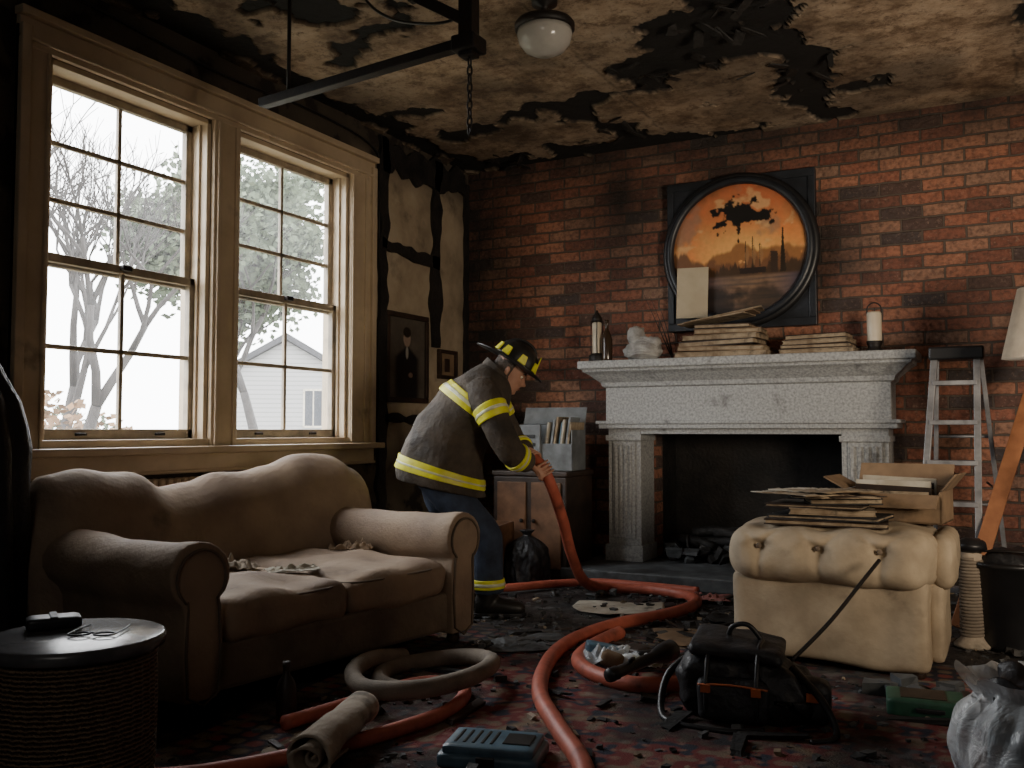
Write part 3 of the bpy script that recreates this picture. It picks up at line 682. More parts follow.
# ------------------------------------------------------------------ stepladder
g=grp('stepladder',(3.83,6.16,0))
rt=1.52
def beam(nm,p,q,w,d,mat,parent):
    p,q=V(p),V(q); dv=q-p; o=boxes(nm,[(-w/2,w/2,-d/2,d/2,0,dv.length)],mat,.004,parent); o.location=p; o.rotation_mode='QUATERNION'; o.rotation_quaternion=V((0,0,1)).rotation_difference(dv.normalized()); return o
LB,LT,RB,RT=-.22,-.11,.11,.12
beam('front_rail_l',(LB,-.36,0),(LT,.0,rt),.038,.06,m_alu,g); beam('front_rail_r',(RB,-.36,0),(RT,.0,rt),.038,.06,m_alu,g)
beam('rear_rail_l',(-.16,.42,0),(-.10,.06,rt),.026,.05,m_alu,g); beam('rear_rail_r',(.27,.42,0),(.14,.06,rt),.026,.05,m_alu,g)
boxes('top_cap',[(-.14,.16,-.06,.12,rt-.02,rt+.06)],m_black,.012,g)
for i in range(6):
    t=.12+.155*i; y=-.36+.36*t
    boxes('step_%d'%i,[(LB+(LT-LB)*t,RB+(RT-RB)*t,y-.04,y+.04,rt*t-.014,rt*t+.014)],m_alu,.003,g)
for i in range(3): tube('brace_%d'%i,[(-.15+.02*i,.40-.1*i,.2+.42*i),(.25-.03*i,.40-.1*i,.2+.42*i)],.009,m_alu,g,6,sub=1)
for x in (-.15,.16): tube('spreader',[(x,-.16,.78),(x+.02,.2,.74)],.006,m_iron,g,6,sub=1)
g=grp('leaning_timber')
m_plank=M('orange_timber',(.40,.16,.065),(.24,.09,.035),.6,sc=8,bump=.3,soot=.1)
beam('plank_a',(3.84,5.62,.01),(4.40,6.5,1.85),.085,.03,m_plank,g); beam('plank_b',(4.45,5.75,.01),(4.46,6.6,1.7),.06,.03,m_plank,g)
g=grp('floor_lamp',(4.29,5.62,0))
lathe('lamp_base',[(.14,0),(.14,.02),(.03,.04),(.015,.06)],m_iron,g,28); tube('pole',[(0,0,.03),(0,0,1.62)],.012,m_iron,g,10,sub=1)
lathe('lampshade',[(.215,1.46),(.213,1.461),(.13,1.83),(.127,1.83),(.21,1.465)],m_shade,g,40)
tube('shade_spider',[(-.128,0,1.80),(0,0,1.66),(.128,0,1.80)],.004,m_iron,g,6)
multi('bulb',[sphere_geo((0,0,1.66),.032,(1,1,1.3),16,10)],m_opal,g)
g=grp('rope_wrapped_post',(3.92,5.22,0))
lathe('core',[(.085,0),(.09,.015),(.06,.04),(.05,.06),(.05,.46),(.04,.47),(0,.47)],m_cloth,g,24)
P=[(.052*math.cos(i*.5),.052*math.sin(i*.5),.05+i*.0013) for i in range(300)]
tube('rope',P,.009,m_greyhose,g,6,sub=1)
multi('knob',[sphere_geo((0,0,.50),.062,(1.2,1.1,.65),20,12,lambda d:1+.15*noise.noise(d*4))],m_black,g)
def sack(name,loc,sx,sy,h,mat,seed=0,amp=.16,hf=0):
    g=grp(name,loc)
    prof=[(.0,.0),(.75,.0),(.95,.06),(1,.25),(.96,.5),(.82,.72),(.5,.86),(.2,.93),(.16,.97),(.3,1.05),(.0,1.03)]
    P=cat([(r,0,z) for r,z in prof],7)
    def f(p):
        a=math.atan2(p.y/sy,p.x/sx); q=V((math.cos(a)*2+seed,math.sin(a)*2,p.z*5)); k_=1+amp*noise.noise(q)+amp*.6*(abs(noise.noise(q*2.7))-.2)+.03*math.sin(a*11+p.z*20+seed)
        if hf: k_+=hf*(.25-abs(noise.noise(q*4.5)))+hf*.6*(.25-abs(noise.noise(q*9)))
        return V((p.x*k_,p.y*k_,p.z))
    lathe('sack_body',[(max(0,q.x),max(0,q.z)*h) for q in P],mat,g,120,sx=sx,sy=sy,fn=f); return g
g=grp('black_bucket',(4.10,5.30,0))
lathe('bucket_body',[(.0,0),(.155,0),(.16,.02),(.19,.40),(.205,.405),(.205,.425),(.19,.43),(.18,.42),(.15,.05),(0,.04)],m_black,g,40)
tube('bail_handle',[(-.195,0,.40),(-.17,-.10,.47),(0,-.16,.49),(.17,-.10,.47),(.195,0,.40)],.006,m_iron,g,6)
softbox('bucket_rubbish',(.28,.28,.20),.08,(0,0,.38),m_blackcloth,g,wr=.04,seg=16,ws=12)

# ------------------------------------------------------------------ chest with metal case and papers
g=grp('storage_chest',(1.0,6.33,0))
boxes('chest_body',[(-.30,.30,-.24,.24,.0,.74),(-.31,.31,-.25,.25,.74,.78),(-.31,.31,-.25,.25,0,.04)],m_dwood,.01,g)
boxes('chest_panels',[(-.26,-.02,-.255,-.24,.08,.70),(.02,.26,-.255,-.24,.08,.70)],m_wood,.008,g)
for s in (-.05,.05): multi('knob',[sphere_geo((s,-.27,.42),.015)],m_iron,g)
g=grp('metal_file_case',(1.0,6.30,.78),.1)
t=.012
boxes('case_shell',[(-.20,.30,-.17,.15,0,t),(-.20,.30,.14,.15,0,.34),(-.20,-.19,-.17,.15,0,.34),(.29,.30,-.17,.15,0,.30),(-.20,.30,-.17,-.16,0,.20)],m_grey,.004,g)
boxes('case_lid',[(-.20,.30,0,.14,0,.012)],m_grey,.004,g,loc=(0,.15,.34),rot=(1.2,0,0))
boxes('front_panel',[(-.20,.06,-.19,-.165,.01,.34)],m_grey,.006,g)
boxes('panel_slots',[(-.16,.02,-.196,-.19,.06+.06*i,.085+.06*i) for i in range(4)],m_black,.002,g)
for i in range(7):
    boxes('file_%d'%i,[(-.008,.008,-.14,.12,.01,.36+.02*(i%3))],[m_paper,m_grey,m_oldpaper,m_bluegrey][i%4],.002,g,loc=(.07+.028*i,0,0),rot=(0,.14,R.uniform(-.1,.1)))
g=grp('tool_crate',(.72,5.75,0),.2)
boxes('crate_body',[(-.25,.25,-.2,.2,0,.03),(-.25,.25,-.2,-.18,0,.42),(-.25,.25,.18,.2,0,.42),(-.25,-.23,-.2,.2,0,.42),(.23,.25,-.2,.2,0,.42),(-.26,.26,-.21,-.2,.1,.14),(-.26,.26,-.21,-.2,.3,.34)],m_wood,.005,g)
sack('rubbish_sack',(1.10,5.86,0),.16,.16,.36,m_blackcloth,5,hf=.1)

# ------------------------------------------------------------------ hoses
hr=.034
tube('red_fire_hose',[(1.545,4.99,.93),(1.61,4.97,.90),(1.67,4.954,.85),(1.70,5.02,.72),(1.69,5.18,.53),(1.66,5.38,.29),(1.66,5.60,.09),(1.76,5.80,.036),(2.02,5.86,hr),(2.30,5.74,hr),(2.42,5.48,hr),(2.36,5.12,hr),(2.22,4.78,hr),(2.16,4.44,hr),(2.17,4.10,hr),(2.27,3.72,hr),(2.43,3.35,hr),(2.66,3.02,hr),(2.92,2.66,hr),(3.1,2.2,hr),(3.2,1.6,hr)],hr,m_redhose,None,14,sub=10)
tube('red_fire_hose.001',[(2.30,4.55,hr),(2.29,4.22,hr),(2.34,3.93,hr),(2.50,3.74,hr),(2.72,3.66,hr),(2.90,3.80,hr),(2.98,4.03,hr),(3.10,4.20,hr)],hr,m_redhose,None,14,sub=10)
tube('red_fire_hose.002',[(.95,5.35,hr),(1.15,5.5,hr),(1.35,5.78,hr),(1.6,5.97,hr),(2.0,5.98,hr),(2.3,5.95,hr)],hr*.8,m_redhose,None,14,sub=10)
tube('red_fire_hose.003',[(1.7,1.95,hr),(1.90,2.13,hr),(2.08,2.45,hr),(2.18,2.74,hr),(2.22,3.02,hr),(2.12,3.28,hr),(1.95,3.30,hr),(1.86,3.12,hr),(1.84,2.9,hr),(1.78,2.6,hr)],hr*.8,m_redhose,None,14,sub=10)
tube('grey_hose_coil',[(1.66,3.52,.06),(1.66,3.28,.10),(1.73,3.06,.10),(1.92,2.90,.10),(2.12,2.96,.11),(2.20,3.20,.11),(2.14,3.48,.10),(1.94,3.62,.07),(1.76,3.56,.045),(1.68,3.38,.04),(1.78,3.18,.04),(1.93,3.12,.04)],.036,m_greyhose,None,14,sub=10)

# ------------------------------------------------------------------ floor objects
# slumped equipment backpack lying on its back
g=grp('black_backpack',(3.20,3.60,0),.1)
def bagfn(p,q):
    p=p*(1+.14*noise.noise(p*6))+noise.noise_vector(p*14)*.016
    if q.z>-.2: p.z+=.035*noise.noise(p*5+V((4,2,1)))-.05*abs(q.x)**2-.03*max(0,q.x)
    p.z=max(p.z,-.13); return p
softbox('bag_body',(.50,.34,.25),.08,(0,0,.132),m_blackcloth,g,seg=40,fn=bagfn)
softbox('front_pocket',(.26,.08,.16),.035,(-.04,-.175,.09),m_blackcloth,g,wr=.014,seg=18,ws=10)
softbox('end_pocket',(.12,.14,.16),.04,(.235,-.06,.09),m_blackcloth,g,wr=.014,seg=16,ws=10)
softbox('top_flap',(.34,.30,.05),.022,(-.04,-.02,.262),m_blackcloth,g,wr=.014,seg=18,ws=9,rot=(.06,.08,.05))
m_orange=M('orange_webbing',(.55,.14,.04),(.42,.10,.03),.6,sc=20)
for x in (-.13,.05):
    tube('webbing',[(x,-.02,.285),(x,-.14,.27),(x,-.20,.19),(x,-.22,.10),(x,-.205,.03)],.009,m_black,g,8)
    multi('buckle',[box_geo((x,-.225,.14),(.034,.012,.028))],m_orange,g,False)
tube('zip_line',[(-.16,-.216,.15),(-.04,-.222,.158),(.09,-.216,.15)],.004,m_orange,g,6)
tube('grab_handle',[(-.08,-.02,.28),(-.06,-.03,.33),(.0,-.03,.34),(.05,-.02,.28)],.010,m_black,g,8)
tube('shoulder_strap',[(-.20,.02,.22),(-.30,-.06,.14),(-.31,-.16,.03),(-.24,-.26,.014),(-.06,-.29,.014),(.08,-.25,.02)],lambda t:.016-.006*t,m_black,g,8)
tube('shoulder_strap_b',[(.16,-.06,.20),(.27,-.16,.12),(.32,-.22,.02),(.24,-.30,.014)],lambda t:.016-.006*t,m_black,g,8)
multi('logo_patch',[box_geo((.24,-.138,.12),(.05,.008,.03))],m_orange,g,False)
tube('pry_rod',[(3.34,3.68,.20),(3.45,3.88,.32),(3.55,4.10,.46),(3.60,4.22,.53)],.008,m_iron,None,8)
g=grp('flashlight',(2.66,3.50,.10))
fl=V((.16,.45,.045)).normalized(); q=V((0,0,1)).rotation_difference(fl).to_euler()
lathe('barrel',[(0,0),(.026,0),(.028,.01),(.028,.05),(.024,.06),(.024,.28),(.03,.30),(.042,.35),(.044,.41),(.038,.415),(.036,.405),(0,.40)],m_black,g,24,rot=q)
multi('switch',[box_geo((.05,.13,.042),(.015,.04,.012))],m_iron,g)
g=grp('packaging_heap',(2.50,4.02,0))
crumple('plastic_wrap',(.36,.26),(0,0,.03),m_bag,.4,.5,g,seed=12); crumple('yellow_wrap',(.16,.10),(.18,-.05,.06),m_yel,1.2,.3,g,seed=13)
softbox('box_a',(.16,.10,.07),.01,(-.10,.05,.05),m_bluegrey,g,seg=4,rot=(0,.2,.5)); softbox('box_b',(.12,.08,.06),.01,(.05,.1,.05),m_dwood,g,seg=4,rot=(.2,0,-.4))
softbox('tin',(.10,.07,.07),.02,(.0,-.08,.05),m_card,g,seg=6,rot=(0,.3,.2)); softbox('can',(.12,.06,.06),.028,(.12,.05,.05),m_black,g,seg=8,rot=(0,0,.8))
crumple('newspaper',(.50,.36),(2.02,5.30,.012),m_paper,.3,.05,seed=21)
crumple('cardboard_sheet',(.42,.34),(2.66,4.74,.012),m_card,.5,.06,seed=23); crumple('pink_cloth',(.30,.22),(2.38,5.85,.012),M('faded_pink_cloth',(.38,.15,.13),(.2,.07,.06),.9),.2,.3,seed=24)
crumple('burnt_sheet',(.4,.3),(1.95,4.2,.012),m_hearth,.7,.12,seed=25); crumple('burnt_sheet.001',(.35,.25),(2.75,5.3,.012),m_char,.1,.2,seed=26)
g=grp('battery_pack_case',(2.58,2.70,0),.25)
softbox('lower_shell',(.33,.23,.05),.018,(0,0,.028),m_bluegrey,g,seg=10); softbox('upper_shell',(.30,.20,.03),.012,(0,0,.060),m_bluegrey,g,seg=10)
boxes('vents',[(-.12+.03*i,-.11+.03*i,-.06,.06,.070,.078) for i in range(5)]+[(.04,.13,-.05,.05,.073,.079)],m_black,.002,g)
boxes('latch',[(-.03,.03,-.12,-.108,.02,.05)],m_black,.003,g)
g=grp('green_first_aid_case',(3.80,3.92,0),.12)
softbox('case',(.30,.20,.07),.012,(0,0,.036),m_green,g,seg=8); boxes('label',[(-.10,.06,-.07,.07,.0715,.0735)],m_dwood,0,g); boxes('handle',[(-.05,.05,-.115,-.10,.03,.045)],m_black,.003,g)
boxes('end_cap',[(.12,.152,-.1,.1,0,.074)],m_black,.006,g)
# clear bag: soft pleated film, open flared mouth, dark things inside
g=grp('clear_plastic_bag',(4.14,3.20,0))
pr=cat([(0,0,0),(.17,0,0),(.225,0,.02),(.245,0,.10),(.235,0,.18),(.205,0,.24),(.165,0,.275),(.15,0,.295),(.175,0,.325),(.20,0,.345)],6)
vs=[];fs=[];sg=160
for i,q in enumerate(pr):
    u=max(0,q.z)/.345
    for k in range(sg):
        a=2*math.pi*k/sg; c_=V((math.cos(a),math.sin(a),0))
        k_=1+.14*noise.noise(c_*1.6+V((3,0,q.z*5)))+(.02+.10*u)*(abs(math.sin(a*6.5+2*noise.noise(c_*2+V((0,0,q.z*6)))))-.5)+.05*noise.noise(c_*5+V((0,7,q.z*14)))
        vs.append(V((q.x*k_*math.cos(a),q.x*k_*.92*math.sin(a),max(.0,q.z)+(.035*noise.noise(c_*3+V((9,0,0))) if u>.8 else 0))))
for i in range(len(pr)-1):
    for k in range(sg): l=(k+1)%sg; fs.append((i*sg+k,i*sg+l,(i+1)*sg+l,(i+1)*sg+k))
mobj('bag_film',vs,fs,m_bag,True,g)
softbox('bundle',(.26,.24,.18),.07,(0,0,.11),m_bluegrey,g,seg=16,wr=.04,ws=9); softbox('dark_bundle',(.24,.20,.16),.05,(.02,0,.27),m_blackcloth,g,seg=18,wr=.05,ws=12)
# rolled towel: a real spiral of cloth
g=grp('rolled_towel',(2.13,2.44,.0),.28)
vs=[];fs=[];NT=90;NL=26
for i in range(NL):
    u=i/(NL-1); y=-.20+.46*u
    for j in range(NT):
        th=j/(NT-1)*math.pi*5.6; r=(.014+.066*(j/(NT-1)))*(1-.18*u)+.006*math.sin(th*1.7+u*7)
        p=V((r*math.cos(th)*1.12,y+.03*math.sin(th*.5),r*math.sin(th)*.95)); p+=noise.noise_vector(p*9+V((0,0,j*.02)))*.014
        vs.append(V((p.x,p.y,max(.006,p.z+.084+.02*u))))
for i in range(NL-1):
    for j in range(NT-1): fs.append((i*NT+j,i*NT+j+1,(i+1)*NT+j+1,(i+1)*NT+j))
o=mobj('towel_roll',vs,fs,m_cloth,True,g); s_=o.modifiers.new('s','SOLIDIFY'); s_.thickness=.008
lathe('spirit_bottle',[(.036,0),(.038,.01),(.038,.12),(.03,.15),(.013,.175),(.013,.20),(.015,.205),(.015,.22),(0,.22)],m_dwood,None,20,(1.70,2.70,0))

def rugfn(X,Y):
    w,h=1.55,1.75
    ax=np.abs(X);ay=np.abs(Y)
    bd=np.minimum(w-ax,h-ay)
    f=np.sin(ax*26)*np.sin(ay*26)+.7*np.sin((ax+ay)*38)*np.sin((ax-ay)*38)
    r=.18+0*X;gg=.032+0*X;b=.030+0*X
    def put(m,c):
        nonlocal r,gg,b
        r=r*(1-m)+c[0]*m;gg=gg*(1-m)+c[1]*m;b=b*(1-m)+c[2]*m
    put(sst(.35,.6,f),(.20,.14,.095)); put(sst(-.35,-.6,f),(.025,.03,.05))
    f3=np.sin(ax*61+2*np.sin(ay*17))*np.sin(ay*57+2*np.sin(ax*19)); put(sst(.55,.8,f3),(.25,.12,.085))
    med=np.hypot(X/1.2,Y/.9); put(sst(.04,.0,np.abs(med-.5)),(.22,.16,.10)); put(sst(.02,.0,np.abs(med-.75)),(.02,.02,.04))
    bz=sst(.34,.32,bd); put(bz,(.03,.028,.045)); f2=np.sin(ax*40)*np.sin(ay*40); put(bz*sst(.3,.5,f2),(.24,.06,.05)); put(bz*sst(-.3,-.5,f2),(.20,.15,.10))
    put(sst(.02,.01,np.abs(bd-.34)),(.2,.15,.1)); put(sst(.02,.01,np.abs(bd-.06)),(.18,.12,.07))
    s=sst(.42,.62,fbm(X*3+7,Y*3+3)); r=r*(1-s*.8)+.014*s;gg=gg*(1-s*.8)+.013*s;b=b*(1-s*.8)+.012*s
    g_=sst(.55,.75,fbm(X*18,Y*18+4))*.6; r+=g_*.10; gg+=g_*.095; b+=g_*.09
    return r,gg,b
k=N('rug_pile'); a=k.n('ShaderNodeAttribute'); a.attribute_name='paint'; k.col(a.outputs['Color']); k.rough(.95); k.bump(k.noise(120,4),.9,.01); m_rug=k.m
grid('persian_rug',3.1,3.5,330,370,m_rug,colfn=rugfn,zfn=lambda X,Y:.006+.006*fbm(X*5,Y*5),loc=(3.05,2.9,0.0),rot=(0,0,.08))
# debris
geos=[];mis=[]
def blocked(x,y):
    if x<1.65 and 2.2<y<4.45: return True
    if 2.85<x<3.9 and 4.25<y<5.1: return True
    if 1.2<x<3.7 and y>6.05: return True
    if .6<x<1.4 and y>5.4: return True
    return False
for i in range(2800):
    while True:
        x,y=R.uniform(.3,4.8),R.uniform(1.6,6.8)
        if not blocked(x,y) and (y>4.0 or R.random()<.4): break
    s=R.choice([.006,.008,.010,.014,.02,.03])*R.uniform(.6,1.3); flat=R.uniform(.2,.8)
    M3=Matrix.Rotation(R.uniform(0,6.28),3,'Z')@Matrix.Rotation(R.uniform(-.4,.4),3,'X')
    geos.append(box_geo((x,y,.010+s*flat*.4),(s*R.uniform(.6,1.8),s,s*flat),M3,.5)); mis.append(R.choice([0,0,1,1,1,1,2,2] if R.random()<.90 else [3,4]))
multi('fire_debris',geos,[m_char,m_rubble,m_hearth,m_cloth,m_oldpaper],None,False,mis=mis)
geos=[];mis=[]
for i in range(45):
    while True:
        x,y=R.uniform(1.7,4.6),R.uniform(2.2,6.0)
        if not blocked(x,y): break
    L=R.uniform(.08,.28); M3=Matrix.Rotation(R.uniform(0,6.28),3,'Z')@Matrix.Rotation(R.uniform(-.12,.12),3,'Y')
    geos.append(box_geo((x,y,.02),(L,R.uniform(.015,.05),R.uniform(.008,.02)),M3,.35)); mis.append(R.choice([0,0,0,1,2]))
multi('charred_lath_pieces',geos,[m_char,m_dwood,m_rubble],None,False,mis=mis)
multi('plaster_chunks',[box_geo((3.72+R.uniform(-.18,.2),4.12+R.uniform(-.12,.1),.035),(R.uniform(.05,.1),R.uniform(.05,.09),R.uniform(.04,.07)),Matrix.Rotation(R.uniform(0,3),3,'Z'),.3) for i in range(9)],m_hearth,None,False)

# ------------------------------------------------------------------ ceiling fixtures
g=grp('ceiling_lamp',(2.035,4.22,0.0))
lathe('canopy',[(.0,3.31),(.07,3.31),(.065,3.27),(.02,3.26),(.02,3.22),(.06,3.215),(.10,3.20),(.145,3.18),(.155,3.165),(.155,3.14),(.145,3.135),(0,3.14)],m_iron,g,40)
lathe('opal_bowl',[(.140,3.14),(.143,3.11),(.13,3.065),(.10,3.03),(.055,3.01),(0,3.005)],m_opal,g,40)
g=grp('suspended_iron_rail')
beam('rail',(.74,3.56,2.76),(2.06,3.46,2.79),.045,.06,m_iron,g)
tube('hanger_rod',[(.93,3.54,2.75),(.93,3.54,3.34)],.010,m_iron,g,8,sub=1)
beam('end_post',(2.03,3.46,2.72),(2.03,3.46,3.32),.07,.07,m_iron,g)
beam('bracket_arm',(2.03,3.46,2.88),(1.76,3.40,3.04),.05,.05,m_iron,g); beam('bracket_post',(1.78,3.40,3.0),(1.78,3.40,3.32),.045,.045,m_iron,g)
boxes('clamp',[(1.97,2.09,3.40,3.52,2.74,2.81)],m_iron,.01,g)
tube('loose_cable',[(1.40,3.50,3.30),(1.45,3.48,3.12),(1.62,3.46,2.98),(1.86,3.44,2.90),(2.01,3.44,2.90)],.007,m_black,g,6)
g=grp('hanging_chain')
zc=2.72
for i in range(9):
    c=V((2.035,3.46,zc-.022-i*.038)); P=[]
    for a in range(12):
        t=a*math.pi/6; u_=.011*math.cos(t); w_=.024*math.sin(t); P.append(c+(V((u_,0,w_)) if i%2 else V((0,u_,w_))))
    tube('link_%d'%i,P,.0045,m_iron,g,6,closed=True,sub=1)
tube('wall_cable',[(.02,2.1,3.27),(.03,3.0,3.24),(.025,4.0,3.19),(.03,4.8,3.22),(.02,5.5,3.16),(.02,5.56,2.9),(.02,5.57,2.3)],.008,m_black,None,6)
geos=[]
for i in range(60):
    x,y=R.choice([(2.3,5.35),(3.0,5.8),(1.55,6.3),(2.8,4.9),(.5,6.6),(3.1,4.6)]); x+=R.uniform(-.3,.3); y+=R.uniform(-.25,.25)
    L=R.uniform(.04,.14); geos.append(box_geo((x,min(y,6.82),3.29-L*.15),(L,R.uniform(.01,.06),.006),Matrix.Rotation(R.uniform(0,6.28),3,'Z')@Matrix.Rotation(R.uniform(.1,.6),3,'Y'),.4))
multi('hanging_plaster_scraps',geos,m_char,None,False)

# ------------------------------------------------------------------ firefighter
FG=grp('firefighter',(1.307,4.83,0),math.radians(27.8))
def fold(p):
    return 1+.07*noise.noise(p*7.5+V((3,1,2)))+.045*noise.noise(p*16)
def sec(b,f,w):
    c=V(((b[0]+f[0])/2,0,(b[1]+f[1])/2)); return (c,V(((f[0]-b[0])/2,0,(f[1]-b[1])/2)),V((0,w,0)))
torso=[sec((-.50,.79),(.05,.67),.235),sec((-.49,.90),(.02,.75),.235),sec((-.43,1.05),(.02,.87),.225),sec((-.34,1.20),(.04,.97),.225),sec((-.21,1.345),(.11,1.08),.235),sec((-.09,1.43),(.17,1.20),.215),sec((.0,1.475),(.19,1.31),.14),sec((.055,1.485),(.19,1.36),.085)]
def limb(P,r,flat=1):
    S=[]; P=[V(p) for p in P]
    for i,p in enumerate(P):
        d=(P[min(i+1,len(P)-1)]-P[max(i-1,0)]).normalized(); u=d.cross(V((0,1,0))); u=u.normalized() if u.length>.01 else V((1,0,0)); w=d.cross(u).normalized()
        S.append((p,u*r[i],w*r[i]*flat))
    return S
rarm=limb([(.0,-.14,1.32),(.045,-.215,1.25),(.10,-.25,1.12),(.165,-.25,.985),(.215,-.20,.93),(.29,-.13,.885)],[.10,.10,.09,.082,.074,.060])
larm=limb([(.03,.14,1.32),(.07,.21,1.25),(.13,.24,1.13),(.19,.23,1.02),(.235,.18,.975),(.28,.12,.945)],[.10,.10,.09,.082,.074,.060])
o=multi('jacket',[loft_geo(torso,36,5,fold),loft_geo(rarm,24,5,fold),loft_geo(larm,24,5,fold)],m_jacket,FG); remesh(o,.012,4)
def band(nm,S,t0,t1,mat,sc,n=36):
    o=multi(nm,[loft_geo(S,n,20,fold,t0,t1,sc)],mat,FG,True); bevel(o,.002,1); return o
for nm,S,a,b in (('hem_band',torso,.10,.185),('chest_band',torso,.545,.62),('right_upper_arm_band',rarm,.27,.37),('right_cuff_band',rarm,.80,.88),('left_upper_arm_band',larm,.27,.37),('left_cuff_band',larm,.80,.88)):
    band(nm,S,a,b,m_yel,.009); m_=(a+b)/2; d_=(b-a)*.12; band(nm+'_stripe',S,m_-d_,m_+d_,m_silver,.0115)
col=[sec((.015,1.47),(.165,1.345),.098),sec((.05,1.51),(.185,1.38),.088)]
band('collar',col,0,1,m_jacket,.008)
hips=[(V((-.27,0,.95)),V((.15,0,-.04)),V((0,.17,0))),(V((-.28,0,.84)),V((.165,0,-.04)),V((0,.18,0))),(V((-.27,0,.74)),V((.14,0,-.03)),V((0,.165,0)))]
rleg=limb([(-.27,-.085,.82),(-.14,-.10,.66),(.035,-.11,.47),(.05,-.11,.30),(.06,-.11,.13)],[.12,.112,.096,.09,.086])
lleg=limb([(-.27,.085,.82),(-.22,.11,.64),(-.11,.13,.45),(-.16,.14,.28),(-.22,.15,.13)],[.12,.112,.09,.084,.08])
o=multi('trousers',[loft_geo(hips,28,4,fold),loft_geo(rleg,22,5,fold),loft_geo(lleg,22,5,fold)],m_jean,FG); remesh(o,.013,5)
for nm,S in (('right_leg_band',rleg),('left_leg_band',lleg)):
    band(nm,S,.86,.94,m_yel,.008,24); band(nm+'_stripe',S,.89,.91,m_silver,.0105,24)
def boot(nm,ax,ay,yaw,heel=0):
    foot=[(V((-.085,0,.055)),V((0,.032,0)),V((0,0,.05))),(V((-.05,0,.06)),V((0,.043,0)),V((0,0,.06))),(V((.03,0,.055)),V((0,.046,0)),V((0,0,.055))),(V((.12,0,.045)),V((0,.054,0)),V((0,0,.045))),(V((.185,0,.04)),V((0,.045,0)),V((0,0,.038))),(V((.21,0,.035)),V((0,.02,0)),V((0,0,.02)))]
    shaft=limb([(-.03,0,.05),(-.01,0,.13),(0,0,.24)],[.055,.062,.07])
    o=multi(nm,[loft_geo(foot,20,5),loft_geo(shaft,20,4)],m_boot,FG,loc=(ax,ay,.005),rot=(0,heel,yaw)); remesh(o,.009,4)
    prism(nm+'_sole',[(-.095,-.035),(-.07,-.046),(.03,-.045),(.12,-.056),(.19,-.046),(.217,0),(.19,.046),(.12,.056),(.03,.045),(-.07,.046),(-.095,.035)],0,.022,m_black,'z',FG,.004,(ax,ay,.0),(0,heel,yaw))
boot('right_boot',.06,-.11,.0); boot('left_boot',-.21,.15,.15)
hc=V((.177,0,1.44)); a34=math.radians(34)
HM=Matrix(((math.cos(a34),0,math.sin(a34)),(0,1,0),(-math.sin(a34),0,math.cos(a34))))
lv=[(-.125,.028,.074,-.012),(-.115,.046,.092,-.03),(-.095,.055,.101,-.06),(-.07,.062,.104,-.08),(-.045,.067,.102,-.088),(-.02,.071,.101,-.092),(0,.074,.098,-.095),(.02,.076,.101,-.099),(.05,.077,.098,-.10),(.08,.070,.085,-.09),(.105,.05,.06,-.065),(.12,.02,.03,-.03)]
vs=[];fs=[];n=56;rows=cat([V((a,b,0)) for a,b,c,d in lv],4); r2=cat([V((c,d,0)) for a,b,c,d in lv],4)
for i in range(len(rows)):
    z=rows[i].x; w=rows[i].y; fr=r2[i].x; bk=r2[i].y; cxx=(fr+bk)/2; hx=(fr-bk)/2
    for k_ in range(n):
        a=2*math.pi*k_/n; ca,sa=math.cos(a),math.sin(a)
        x=cxx+hx*abs(ca)**.9*(1 if ca>0 else -1); y=w*abs(sa)**.9*(1 if sa>0 else -1)
        if ca>0:
            x+=.030*math.exp(-(y/.011)**2)*math.exp(-((z+.032)/.016)**2)+.016*math.exp(-(y/.008)**2)*math.exp(-((z+.008)/.02)**2)
            for s in (-1,1):
                x-=.012*math.exp(-((y-s*.031)/.014)**2)*math.exp(-((z-.004)/.011)**2)
                x+=.006*math.exp(-((y-s*.030)/.02)**2)*math.exp(-((z-.024)/.007)**2)
                x+=.004*math.exp(-((y-s*.04)/.015)**2)*math.exp(-((z+.03)/.015)**2)
            x+=.007*math.exp(-(y/.022)**2)*(math.exp(-((z+.062)/.004)**2)+math.exp(-((z+.074)/.005)**2))-.004*math.exp(-(y/.02)**2)*math.exp(-((z+.068)/.002)**2)
            x+=.008*math.exp(-(y/.018)**2)*math.exp(-((z+.105)/.012)**2)
        vs.append(HM@V((x,y,z))+hc)
m=len(rows)
for i in range(m-1):
    for k_ in range(n): l=(k_+1)%n; fs.append((i*n+k_,i*n+l,(i+1)*n+l,(i+1)*n+k_))
fs+=[tuple(range(n-1,-1,-1)),tuple((m-1)*n+k_ for k_ in range(n))]
neck=loft_geo(limb([(.04,0,1.33),(.09,0,1.38),(.14,0,1.43)],[.062,.06,.06]),20,4)
multi('head_and_neck',[(vs,fs),neck],m_skin,FG)
def hp(x,y,z): return HM@V((x,y,z))+hc
for s in (-1,1):
    multi('ear',[sphere_geo((0,0,0),.030,(.55,.25,1),14,10,lambda d:1-.25*math.exp(-((d.x/.3)**2+(d.z/.5)**2)))],m_skin,FG,loc=hp(-.008,s*.078,-.018),rot=(0,a34,s*.3))
    multi('eye',[sphere_geo((0,0,0),.0115)],m_white,FG,loc=hp(.082,s*.031,.003)); multi('pupil',[sphere_geo((0,0,0),.005)],m_black,FG,loc=hp(.0905,s*.031,.001))
    tube('eyebrow',[hp(.097,s*.015,.022),hp(.097,s*.03,.028),hp(.085,s*.048,.022)],.0035,m_hair,FG,6)
tube('lips',[hp(.096,-.022,-.067),hp(.108,-.008,-.066),hp(.110,0,-.068),hp(.108,.008,-.066),hp(.096,.022,-.067)],.0035,M('lips',(.38,.13,.1),rough=.5),FG,6)
vs=[];fs=[];nn=36;levels=[-.075,-.06,-.04,-.02,0,.03,.06]
